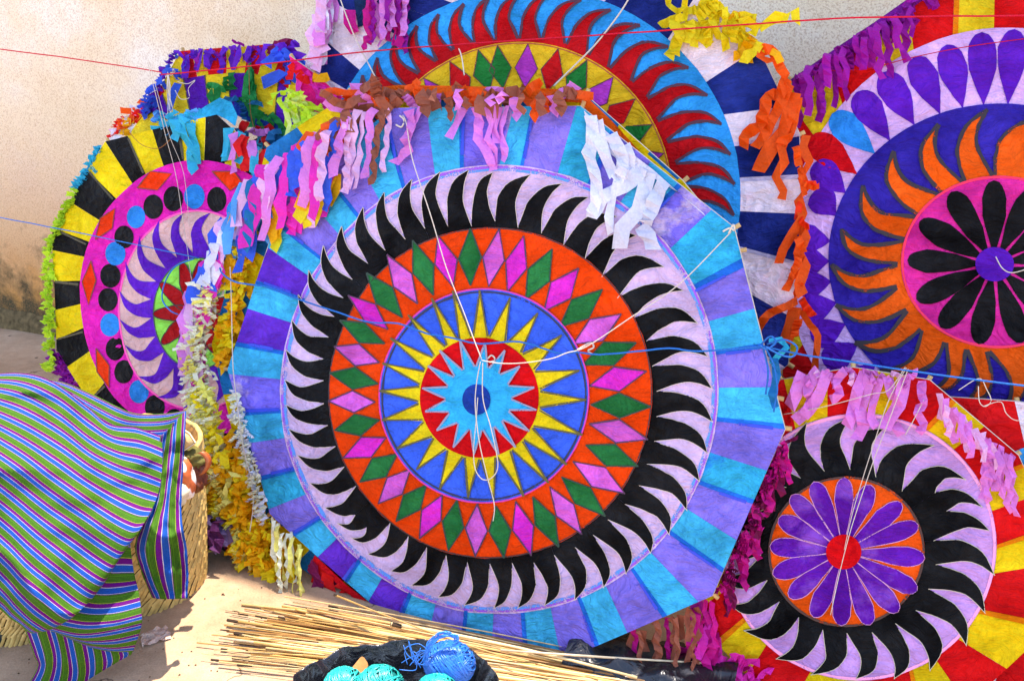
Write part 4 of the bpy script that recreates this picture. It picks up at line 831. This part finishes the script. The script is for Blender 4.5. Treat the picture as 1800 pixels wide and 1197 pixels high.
cord('tan_thread', K3, [(236, 236, .02), (262, 258, .03), (290, 264, .03), (312, 248, .03)], .0012, thread_tan, 'brown thread curve on the top stripes of the left kite')
cord('tan_thread', K4, [(455, 118, .05), (456, 160, .05), (458, 205, .05), (466, 240, .05)], .0012, thread_tan, 'brown thread dangling over the violet and yellow kite')
cord('thin_string', K6, [(1748, 452, .02), (1758, 472, .03), (1775, 480, .03), (1805, 472, .04), (1850, 455, .05)], .0014, cord_white, 'white string end at the centre of the upper right kite')
cord('red_thread', K6, [(1440, 130, .03), (1520, 127, .03), (1600, 108, .03), (1700, 88, .03), (1860, 66, .03)], .0012, cord_red, 'thin red thread across the violet petals of the upper right kite')
for pts, lab in (([(1590, 643, .06), (1560, 700, .05), (1530, 790, .04), (1500, 890, .03), (1484, 962, .02)], 'pale string from the blue string to the red middle of the bottom right kite'), ([(1593, 645, .06), (1566, 720, .05), (1536, 800, .04), (1500, 910, .03), (1478, 990, .03), (1460, 1074, .02)], 'pale string crossing the purple daisy of the bottom right kite'),
                 ([(1378, 727, .02), (1450, 712, .03), (1530, 690, .04), (1560, 682, .05), (1588, 642, .06)], 'pale string across the pink strips of the bottom right kite'), ([(1622, 700, .03), (1604, 735, .03), (1590, 762, .02)], 'short pale string on the red panel of the bottom right kite'),
                 ([(1680, 682, .05), (1715, 662, .05), (1728, 680, .05), (1736, 700, .05), (1726, 710, .05), (1716, 702, .05), (1714, 675, .05)], 'pale string loop under the blue string on the right'), ([(1722, 710, .05), (1752, 702, .05), (1762, 722, .05), (1780, 734, .05), (1812, 730, .05)], 'pale loose string end at the right edge above the red panel')):
    cord('thin_string', K7, pts, .0010, cord_white, lab)

# ------------------------------------------------------------------ basket under the striped cloth
straw = flat('woven_straw', (226, 186, 108), .6, .35, .2, 50, .3)
straw_d = flat('dark_straw', (120, 84, 40), .8, .2, .3, 50, .3)
def basket(BC, r0, r1, H, label):
    bk = empty('basket', BC, label, 'basket', 'straw baskets under the striped cloth')
    brad = lambda z: r0+(r1-r0)*(max(0, z)/H)**.8
    mb = MB(); rows = []
    for k, z in enumerate((0, 0, .03, .1, .2, .3, .4, H)):
        r = brad(z)-.008 if k else .001
        rows.append([Vector((cos(2*pi*j/48)*r, sin(2*pi*j/48)*r, z+.004)) for j in range(49)])
    for z in (H-.01, .3, .12):
        rows.append([Vector((cos(2*pi*j/48)*(brad(z)-.025), sin(2*pi*j/48)*(brad(z)-.025), z)) for j in range(49)])
    mb.grid(rows); mb.build('body', straw_d, bk, smooth=True)
    mb = MB(); nb_ = int(H/.0305)
    for lv in range(nb_):                                        # herringbone bands of slanted straw
        z0, z1 = lv*.0305, lv*.0305+.036; sl = .22 if lv % 2 else .12
        for j in range(72):
            a = 2*pi*(j+R.uniform(-.12, .12))/72; w = 2*pi/72*.46; P4 = []
            for z, aa in ((z0, a), (z1, a+sl)):
                for q in (-w, 0, w):
                    rr = brad(min(H, z))+(.005 if q == 0 else .0)+.003*(1 if (j+lv) % 2 else 0)+R.uniform(0, .002)
                    P4.append(Vector((cos(aa+q)*rr, sin(aa+q)*rr, z)))
            mb.grid([P4[:3], P4[3:]])
    mb.build('weave', straw, bk, kind='stuff', smooth=True)
    mb = MB(); mb.tube([Vector((cos(2*pi*j/60)*brad(H), sin(2*pi*j/60)*brad(H), H+.002+.003*sin(j*2.1))) for j in range(61)], .008, 8); mb.build('rim', straw, bk, smooth=True)
basket(Vector((-1.128, 2.22, 0)), .17, .212, .46, 'tall straw basket with bundles showing past the right edge of the striped cloth')
basket(Vector((-1.40, 2.08, 0)), .15, .15, .42, 'straw basket hidden under the left part of the cloth, only its foot showing')
# what shows inside: cloth bundles, a leather pouch and strap
def blob(name, c, r, mat, label, cat, sq=(1, 1, 1), rough=.25, seed=0, rot=0):
    bm = bmesh.new(); bmesh.ops.create_icosphere(bm, subdivisions=4, radius=1)
    for v in bm.verts:
        p = v.co.copy(); d = 1+rough*noise.noise(p*1.7+Vector((seed*3.1, 0, 0)))+rough*.5*noise.noise(p*4.1+Vector((0, seed, 0)))
        q = Vector((p.x*sq[0], p.y*sq[1], p.z*sq[2]))*r*d
        v.co = Vector((q.x*cos(rot)-q.y*sin(rot), q.x*sin(rot)+q.y*cos(rot), q.z))
    me = bpy.data.meshes.new('m'); bm.to_mesh(me); bm.free()
    return link(name, me, mat, None, c, label=label, cat=cat, smooth=True)
def patchwork():
    m, t, b = nodes('rust_and_white_hide'); tc = N(t, 'ShaderNodeTexCoord'); n1 = N(t, 'ShaderNodeTexNoise', Scale=16.0, Detail=1.0)
    t.links.new(tc.outputs['Object'], n1.inputs['Vector'])
    t.links.new(ramp(t, n1.outputs[0], [(.49, lin((240, 226, 214))), (.52, lin((196, 96, 44)))]), b.inputs['Base Color']); b.inputs['Roughness'].default_value = .7; return m
blob('bundle', at(322, 842, 2.40), .042, patchwork(), 'rust and white patterned bundle sticking up at the basket rim', 'bundle', (.8, .9, 1.5), .2, 2)
blob('bundle', at(336, 806, 2.44), .034, flat('olive_cloth', (120, 112, 56), .8, .2, .25, 30, .4), 'olive green bundle under the tan pouch in the basket', 'bundle', (1.2, 1, .8), .35, 4)
blob('bundle', at(336, 836, 2.46), .045, flat('brown_leather', (124, 58, 22), .45, .4, .2, 40, .3), 'dark brown leather bundle deep in the basket', 'bundle', (1, 1, 1), .35, 7)
blob('bundle', at(312, 868, 2.36), .03, flat('pale_cloth', (232, 212, 176), .8, .2, .15, 30, .4), 'pale cream cloth bundle low in the basket', 'bundle', (1, 1, 1.1), .25, 9)
tanl = flat('tan_leather', (206, 168, 108), .5, .4, .12, 40, .25); sti = flat('stitching', (240, 226, 196), .7, .2, .1, 60, .1)
def pouch(name, outline, t, mat, label, cat, th=.012):
    mb = MB(); n = len(outline); c = (sum(p[0] for p in outline)/n, sum(p[1] for p in outline)/n)
    ring = lambda f, d: [at(*mixp(c, p, f), t+d) for p in outline+[outline[0]]]
    mb.grid([ring(.02, -.018), ring(.55, -.015), ring(.95, -.004), ring(1, 0), ring(.95, th), ring(.02, th)])
    o = at(c[0], c[1], t); ob = mb.build(name, mat, None, o, loc=o, label=label, cat=cat, smooth=True)
    mb = MB(); mb.tube(ring(.88, -.010), .0016, 5); mb.build('stitching', sti, ob, o, smooth=True); return ob
pouch('leather_pouch', [(322, 752), (334, 760), (346, 778), (335, 786), (320, 796), (312, 790)], 2.42, tanl, 'small tan leather pouch with stitched edge in the basket', 'pouch')
mb = MB(); path = catmull([(342, 800), (352, 796), (362, 803), (365, 816), (358, 830), (350, 836)], 5)
mb.grid([[at(x-4, y+1, 2.36+.012*i/25) for i, (x, y) in enumerate(path)], [at(x-2, y, 2.35+.012*i/25) for i, (x, y) in enumerate(path)], [at(x+6, y-3, 2.36+.012*i/25) for i, (x, y) in enumerate(path)], [at(x+7, y-3, 2.375+.012*i/25) for i, (x, y) in enumerate(path)]])
o = at(355, 815, 2.36); mb.build('leather_strap', flat('saddle_leather', (176, 84, 30), .4, .45, .15, 40, .25), None, o, loc=o, label='curled brown leather strap at the back rim of the basket', cat='strap', smooth=True)

# ------------------------------------------------------------------ striped cloth
def cloth_material():
    m, t, b = nodes('striped_cotton'); L = t.links
    uv = N(t, 'ShaderNodeUVMap'); sp = N(t, 'ShaderNodeSeparateXYZ'); L.new(uv.outputs[0], sp.inputs[0])
    fr = N(t, 'ShaderNodeMath', operation='FRACT'); L.new(sp.outputs[0], fr.inputs[0])
    g1, g2, bl, pu, wh, dk, ye = lin((60, 104, 16)), lin((28, 58, 10)), lin((8, 66, 142)), lin((90, 0, 100)), lin((186, 174, 176)), lin((10, 10, 30)), lin((176, 172, 66))
    st = [(0, g1), (.04, g2), (.06, g1), (.10, g2), (.12, g1), (.16, g2), (.18, g1), (.22, g2), (.24, g1), (.275, ye), (.29, dk), (.315, pu), (.515, wh), (.54, bl), (.62, lin((8, 72, 150))), (.635, bl), (.73, lin((8, 72, 150))), (.745, bl), (.825, wh), (.847, pu), (.868, dk), (.885, g1), (.93, g2), (.95, g1)]
    col = ramp(t, fr.outputs[0], st, 'CONSTANT')
    tc = N(t, 'ShaderNodeTexCoord'); n1 = N(t, 'ShaderNodeTexNoise', Scale=420.0, Detail=1.0); L.new(tc.outputs['Object'], n1.inputs['Vector'])
    col = mixc(t, .6, col, ramp(t, n1.outputs[0], [(.36, (.66, .66, .66)), (.6, (1, 1, 1))]), 'MULTIPLY')
    L.new(col, b.inputs['Base Color']); b.inputs['Roughness'].default_value = .8; b.inputs['Specular IOR Level'].default_value = .15
    w = N(t, 'ShaderNodeTexWave', Scale=1.0); w.wave_type = 'BANDS'
    bp = N(t, 'ShaderNodeBump', Strength=.25, Distance=.002); L.new(n1.outputs[0], bp.inputs['Height']); L.new(bp.outputs[0], b.inputs['Normal'])
    return m
CLM = cloth_material()
cc = at(150, 860, 2.3); cloth = empty('striped_cloth', Vector((cc.x, cc.y, 0)), 'green blue and purple striped cloth draped over the basket', 'cloth')
def cloth_panel(rows, periods, nu=10, nv=8, fold=.006, seed=0, shift=0, freq=9):
    """rows: px/depth control lines along the stripes, first to last across them"""
    dense = [catmull(r, nv) for r in rows]
    cols = list(zip(*dense)); grid = [catmull(list(c), nu) for c in cols]      # grid[v][u]
    nvv, nuu = len(grid), len(grid[0]); V = []
    for i in range(nvv):
        for j in range(nuu):
            x, y, tt = grid[i][j]; p = at(x, y, tt)
            q = Vector((p.x*freq*.5+seed, p.y*freq*.5, p.z*freq*.35))
            V.append(at(x, y, tt + fold*noise.noise(q*1.7) + fold*.3*noise.noise(q*5) - fold*.75*(1-2*abs(noise.noise(Vector((p.x*3.2+p.z*5.5+seed, p.y*2-p.x*4, p.z*1.5)))))**3)-cloth.location)
    F = [(i*nuu+j, i*nuu+j+1, (i+1)*nuu+j+1, (i+1)*nuu+j) for i in range(nvv-1) for j in range(nuu-1)]
    me = mesh(V, F); uvl = me.uv_layers.new(name='UVMap')
    for lp in me.loops:
        i, j = divmod(lp.vertex_index, nuu); uvl.data[lp.index].uv = (shift+periods*j/(nuu-1), i/(nvv-1)*4)
    o = link('cloth_fold', me, CLM, cloth, smooth=True)
    so = o.modifiers.new('thickness', 'SOLIDIFY'); so.thickness = .0025; so.offset = 0
    return o
def D(pts, ts):
    n = len(pts); m = len(ts)-1; out = []
    for i, p in enumerate(pts):
        f = i/(n-1)*m; k = min(m-1, int(f)); out.append((p[0], p[1], ts[k]+(ts[k+1]-ts[k])*(f-k)))
    return out
main_rows = [D([(-60, 664), (30, 656), (90, 670), (150, 712), (190, 745), (240, 752), (285, 768)], (2.56, 2.56, 2.46)),
             D([(-60, 676), (30, 690), (100, 726), (160, 772), (205, 795), (250, 806), (285, 820)], (2.42, 2.40, 2.29)),
             D([(-60, 704), (30, 742), (100, 782), (160, 824), (210, 850), (250, 866), (276, 874)], (2.30, 2.25, 2.23)),
             D([(-60, 742), (30, 796), (90, 840), (150, 882), (200, 915), (232, 930), (248, 928)], (2.18, 2.14, 2.17)),
             D([(-60, 792), (20, 850), (80, 897), (140, 938), (180, 966), (205, 980), (214, 974)], (2.11, 2.09, 2.14)),
             D([(-60, 848), (15, 908), (60, 948), (110, 988), (150, 1018), (170, 1030), (178, 1030)], (2.06, 2.05, 2.11)),
             D([(-60, 908), (10, 970), (45, 1006), (80, 1034), (115, 1062), (130, 1072), (138, 1075)], (2.04, 2.03, 2.08)),
             D([(-60, 970), (5, 1032), (30, 1060), (55, 1084), (75, 1098), (86, 1104), (92, 1104)], (2.03, 2.02, 2.06)),
             D([(-60, 1030), (0, 1070), (18, 1086), (34, 1096), (45, 1106), (52, 1110), (58, 1112)], (2.04, 2.03, 2.06))]
cloth_panel(main_rows, 17, 13, 10, .040, 1, .3, 8)
cloth_panel([D([(60, 664), (110, 672), (160, 692), (205, 714), (240, 727), (290, 727), (326, 722)], (2.62, 2.62, 2.50)), D([(70, 672), (115, 690), (165, 720), (208, 742), (244, 748), (292, 746), (326, 732)], (2.60, 2.58, 2.46)),
             D([(80, 678), (120, 706), (170, 745), (212, 768), (250, 772), (294, 772), (322, 760)], (2.58, 2.55, 2.43))], 3.4, 8, 9, .012, 5, .1)
cloth_panel([D([(282, 768), (274, 830), (266, 880), (248, 925), (238, 962), (250, 1008), (268, 1050)], (2.46, 2.29, 2.23, 2.24, 2.27)), D([(298, 752), (288, 826), (282, 880), (268, 930), (262, 970), (272, 1014), (286, 1052)], (2.43, 2.26, 2.20, 2.20, 2.25)),
             D([(312, 736), (306, 810), (298, 876), (296, 930), (300, 970), (304, 1014), (308, 1052)], (2.44, 2.28, 2.22, 2.21, 2.26)), D([(327, 722), (323, 800), (319, 868), (320, 920), (328, 965), (331, 1012), (329, 1051)], (2.46, 2.33, 2.27, 2.26, 2.29))], 2.6, 14, 12, .034, 9, .15, 22)
cloth_panel([D([(223, 950), (224, 950), (226, 951), (228, 952)], (2.17, 2.18)), D([(176, 1000), (196, 1004), (216, 1004), (235, 1004)], (2.14, 2.19)), D([(136, 1044), (172, 1052), (208, 1050), (244, 1042)], (2.12, 2.17)), D([(100, 1082), (150, 1092), (200, 1090), (249, 1078)], (2.10, 2.15)), D([(88, 1104), (140, 1116), (196, 1110), (249, 1098)], (2.10, 2.15)), D([(96, 1110), (150, 1128), (200, 1130), (242, 1122)], (2.12, 2.16)), D([(104, 1114), (150, 1134), (195, 1144), (234, 1144)], (2.15, 2.18))], 7.5, 8, 8, .012, 13, .55)
cloth_panel([D([(44, 1106), (60, 1150), (66, 1172), (42, 1215)], (2.12, 2.20)), D([(84, 1104), (96, 1150), (94, 1182), (82, 1215)], (2.12, 2.185)), D([(118, 1114), (126, 1150), (130, 1182), (124, 1212)], (2.14, 2.185)), D([(158, 1124), (164, 1150), (166, 1172), (164, 1188)], (2.16, 2.19)), D([(194, 1133), (200, 1148), (202, 1158), (200, 1166)], (2.18, 2.2)), D([(230, 1140), (232, 1144), (232, 1146), (231, 1149)], (2.19, 2.2))], 6, 8, 10, .012, 17, .2)
# dark rounded thing at the left edge of the frame
blob('shoe', on_ground(-4, 1122)+Vector((0, 0, .03)), .045, flat('dark_rubber', (44, 60, 66), .5, .4, .1, 40, .1), 'dark blue grey shoe tip beside the basket at the left edge', 'shoe', (1, 1.4, .75), .06, 3)

# ------------------------------------------------------------------ bamboo splints, plastic bag with twine, scrap
SG = 'bamboo splints spread on the ground'
sp_mats = [flat('bamboo_splint', c, .5, .4, .15, 30, .15) for c in ((232, 194, 128), (214, 168, 96), (240, 210, 150), (196, 150, 82), (168, 120, 66), (226, 200, 160))]
tipdark = flat('dark_splint_end', (60, 42, 28), .7, .2, .2, 40, .1)
def splint(x0, y0, x1, y1, h0, h1, r, lab, bow=0):
    a, b = on_ground(x0, y0, h0), on_ground(x1, y1, h1); m = a.lerp(b, .5)+Vector((0, 0, bow)); pts = [a, a.lerp(m, .5)+Vector((0, 0, bow*.25)), m, b.lerp(m, .5)+Vector((0, 0, bow*.25)), b]
    sw = (b-a).cross(Vector((0, 0, 1))).normalized()*R.gauss(0, .012); pts = [p+sw*w_ for p, w_ in zip(pts, (0, .75, 1, .75, 0))]
    tp = sorted([R.uniform(.55, 1.15) for _ in pts], reverse=R.random() < .5)
    mb = MB(); mb.tube(pts, r, 5, 0, tp); o = mb.build('bamboo_splint', R.choice(sp_mats), None, m, loc=m, label=lab, cat='splint', group=SG, smooth=True)
    if R.random() < .3:
        d = (b-a).normalized(); mb = MB(); mb.tube([a-d*.002, a+d*R.uniform(.01, .05)], r*1.08, 5); mb.build('dark_end', tipdark, o, m)
SL = 'thin straw coloured bamboo splint lying in the loose bundle below the large kite'
ends = [(346, 1129), (354, 1148), (418, 1168), (372, 1159), (388, 1095), (412, 1093), (425, 1062), (430, 1070), (464, 1067), (496, 1065), (500, 1048), (515, 1058), (530, 1070), (538, 1080), (548, 1072), (376, 1142), (380, 1152), (412, 1128), (414, 1138), (396, 1072), (404, 1082), (440, 1112), (452, 1096), (455, 1120), (470, 1090), (478, 1105), (490, 1084), (372, 1115)]
k = 0
for i in range(118):
    if i < len(ends): x0, y0 = ends[i]
    else:
        x0 = R.uniform(385, 600); lo = 1062+max(0, (560-x0))*.06; y0 = R.uniform(lo, 1172)
    f = (y0-1060)/115
    x1 = R.uniform(1020, 1290); y1 = 1188+f*46+(x1-1100)*.10+R.uniform(-14, 14)
    if i % 7 == 0: x1 = R.uniform(760, 950); y1 = 1136+f*46+(x1-800)*.14
    h0 = .004+R.uniform(0, .018); h1 = .004+R.uniform(0, .016)
    splint(x0, y0, x1, y1, h0, h1, R.choice((.0016, .0022, .0028, .0034, .0042)), SL, R.uniform(0, .008))
splint(588, 1045, 905, 1160, .09, .05, .0032, 'single bamboo splint slanting up in front of the lower left of the large kite')
splint(880, 1142, 1248, 1165, .05, .05, .0030, 'single bamboo splint reaching right towards the magenta fringe')
splint(688, 1096, 1120, 1190, .06, .03, .0060, 'thickest bamboo splint with a blunt end along the top of the bundle')
# bag
bagm, bt, bb = nodes('black_plastic'); tc = N(bt, 'ShaderNodeTexCoord')
nb = N(bt, 'ShaderNodeTexNoise', Scale=14.0, Detail=3.0, Roughness=.5, Distortion=1.4); bt.links.new(tc.outputs['Object'], nb.inputs['Vector'])
bpn = N(bt, 'ShaderNodeBump', Strength=.6, Distance=.012); bt.links.new(nb.outputs[0], bpn.inputs['Height']); bt.links.new(bpn.outputs[0], bb.inputs['Normal'])
bb.inputs['Base Color'].default_value = (.012, .012, .014, 1); bb.inputs['Roughness'].default_value = .24; bb.inputs['Specular IOR Level'].default_value = .6
bc = Vector((-.245, 1.47, -.046)); mb = MB(); rows = []
def ridge(v): return 1-2*abs(noise.noise(v))
def bagring(rx, ry, z, c, sd):
    out = []
    for k in range(161):
        a = 2*pi*k/160; e = Vector((cos(a), sin(a), 0)); w = 1+c*(.5*noise.noise(e*2.1+Vector((0, 0, 1.3)))+.15*ridge(e*4.2+Vector((0, 0, sd*.3)))+.035*ridge(e*8+Vector((0, 0, sd*.35))))
        dz = 0 if z < .01 else c*(.08*noise.noise(e*1.5+Vector((4, 0, 0)))+.04*ridge(e*3.6+Vector((0, 7, sd*.3)))+.008*ridge(e*11+Vector((3, 0, sd))))
        out.append(Vector((cos(a)*rx*w, sin(a)*ry*w, z+dz)))
    return out
prof = catmull([(.15, .12, .05, .1), (.19, .145, .08, .25), (.212, .160, .15, .32), (.216, .163, .22, .34), (.212, .160, .265, .26), (.226, .168, .290, .22), (.223, .165, .2925, .22), (.206, .150, .262, .26), (.188, .137, .21, .36), (.15, .11, .16, .3)], 4)
rows = [bagring(.01, .01, .049, 0, 0)]+[bagring(a, b, z, c, i*.22) for i, (a, b, z, c) in enumerate(prof)]+[bagring(.01, .01, .14, 0, 0)]
mb.grid(rows)
mb.build('plastic_bag', bagm, None, None, loc=bc, label='open black plastic bag of twine in front of the bamboo splints', cat='bag', smooth=True)
def twine_ball(c, r, cols, label, sq=(1, 1, 1.1), tail=None, rot=0):
    bm = empty('twine_ball', c, label, 'twine ball'); core, strand = cols
    b2 = bmesh.new(); bmesh.ops.create_icosphere(b2, subdivisions=3, radius=r*.96)
    for v in b2.verts: v.co = Vector((v.co.x*sq[0], v.co.y*sq[1], v.co.z*sq[2]))*(.97+.08*noise.noise(v.co*30))
    me = bpy.data.meshes.new('m'); b2.to_mesh(me); b2.free(); link('core', me, core, bm, smooth=True)
    mb = MB()
    for i in range(130):
        ax = Vector((R.gauss(.8, .16), R.gauss(.1, .16), R.gauss(.55, .16))).normalized() if i % 4 else Vector((R.gauss(-.5, .4), R.gauss(.4, .4), R.gauss(.8, .3))).normalized()
        u = ax.orthogonal().normalized(); w = ax.cross(u); off = R.uniform(-.85, .85); rr = r*sqrt(1-off*off*.93)*R.uniform(.985, 1.06)
        mb.tube([Vector(((ax*off*r*.95+u*cos(t)*rr+w*sin(t)*rr).x*sq[0], (ax*off*r*.95+u*cos(t)*rr+w*sin(t)*rr).y*sq[1], (ax*off*r*.95+u*cos(t)*rr+w*sin(t)*rr).z*sq[2])) for t in [2*pi*j/20 for j in range(21)]], R.uniform(.0008, .0017), 4)
    mb.build('strands', strand, bm, kind='stuff', smooth=True)
    return bm
def shiny(n, c): return flat(n, c, .3, .6, .18, 60, .2)
blu = (shiny('blue_twine', (12, 88, 196)), shiny('blue_twine_strand', (34, 130, 232))); tea = (shiny('teal_twine', (0, 128, 124)), shiny('teal_twine_strand', (6, 178, 168)))
tb = twine_ball(at(790, 1166, 1.80), .048, blu, 'bright blue ball of twine with a loop on top in the bag', (1.12, .9, .98), rot=0)
mb = MB()
for i in range(12):
    q = catmull([(748+R.uniform(-6, 6), 1160), (756+R.uniform(-5, 5), 1130+R.uniform(-6, 6)), (778+R.uniform(-6, 6), 1113+R.uniform(-4, 6)), (800+R.uniform(-6, 6), 1118+R.uniform(-5, 5)), (802+R.uniform(-6, 4), 1130+R.uniform(-4, 4)), (778+R.uniform(-8, 8), 1138)], 5)
    mb.tube([at(x, y, 1.765+R.uniform(-.002, .002)) -tb.location for x, y in q], .0013, 4)
mb.build('loop', blu[1], tb, smooth=True)
mb = MB()
for i in range(9):
    a = R.uniform(0, 6.3); q = catmull([(752, 1142), (736+R.uniform(-8, 8), 1148+R.uniform(-22, 22)), (728+R.uniform(-20, 10), 1140+R.uniform(-16, 40)), (700+R.uniform(-2, 40), 1172+R.uniform(-40, 10))], 5)
    mb.tube([at(x, y, 1.76) -tb.location for x, y in q], .0008, 4)
mb.build('loose_ends', blu[1], tb, smooth=True)
twine_ball(at(606, 1206, 1.80), .040, tea, 'leftmost teal ball of twine beside the wooden stick in the bag', (1.1, .9, 1))
twine_ball(at(668, 1206, 1.78), .044, tea, 'middle and largest teal ball of twine in the bag', (1.1, .9, 1))
twine_ball(at(768, 1214, 1.74), .036, tea, 'teal ball of twine below the blue one', (1.2, .9, .9))
mb = MB(); a_, b_ = at(622, 1185, 1.80), at(642, 1160, 1.86); d_ = (b_-a_); s_ = d_.cross(Vector((0, -1, .4))).normalized()*.012; u_ = d_.cross(s_).normalized()*.003
mb.grid([[p+x for x in (-s_-u_, s_-u_, s_+u_, -s_+u_, -s_-u_)] for p in (a_, a_.lerp(b_, .4), a_.lerp(b_, .9))]+[[b_+x*.55 for x in (-s_-u_, s_-u_, s_+u_, -s_+u_, -s_-u_)], [b_]*5])
mb.build('wooden_stick', flat('worn_wood', (186, 134, 80), .6, .3, .2, 40, .3), None, a_, loc=a_, label='short flat wooden stick poking out of the left teal twine', cat='stick')
# crumpled scrap of paper
mb = MB(); c0 = on_ground(274, 1122)
mb.grid([[Vector(((u-.5)*.075+.01*noise.noise(Vector((u*3, v*3, 1))), (v-.5)*.05, .004+.016*abs(noise.noise(Vector((u*4, v*4, 7))))+.01*v*(1-abs(u-.5)*1.6))) for u in [i/8 for i in range(9)]] for v in [j/6 for j in range(7)]])
sc = mb.build('paper_scrap', paper((226, 196, 178), .1), None, None, loc=c0, label='crumpled pale paper scrap on the sunlit concrete', cat='scrap'); sc.rotation_euler = (0, 0, .5)
# pebbles, chips and leaf bits in the dust
mb = MB()
for i in range(260):
    x, y = R.uniform(-40, 760), R.uniform(900, 1200); g = on_ground(x, y); r = R.uniform(.001, .0032)*(1 if R.random() < .93 else 2.2); b = len(mb.V)
    for j in range(5): mb.V.append(g+Vector((cos(j*1.257)*r*R.uniform(.6, 1.4), sin(j*1.257)*r*R.uniform(.6, 1.4), .0012)))
    mb.V.append(g+Vector((0, 0, r*.7+.002)))
    for j in range(5): mb.F.append((b+j, b+(j+1) % 5, b+5)); mb.M.append(0)
mb.build('grit', flat('grit', (92, 68, 50), .9, .1, .35, 30, .2), None, kind='stuff', label='scattered dark grit on the concrete', cat='grit')
# black plastic bundled behind the kites
def sheet_heap(path, w, h, seed, label):
    a, b = path; d = (b-a); rows = []
    for i in range(26):
        p = a.lerp(b, i/25); r = []
        for j in range(13):
            f = j/12; ang = pi*f; k = 1+.5*noise.noise(Vector((i*.3, j*.5, seed)))
            r.append(p+n_in*(-cos(ang)*w*k)+Vector((0, 0, max(.004, sin(ang)*h*k))))
        rows.append(r)
    mb = MB(); mb.grid(rows); c = a.lerp(b, .5); mb.build('plastic_sheet', bagm, None, c, loc=c, label=label, cat='plastic sheet', smooth=True)
sheet_heap((G0+D_ALONG*-.92+n_in*.19, G0+D_ALONG*-1.3+n_in*.12), .07, .30, 3, 'black plastic heap between the basket and the yellow fringe')
sheet_heap((G0+D_ALONG*-.02+n_in*.03, G0+D_ALONG*.42+n_in*.04), .09, .045, 5, 'black plastic bundle below the right corner of the large kite')
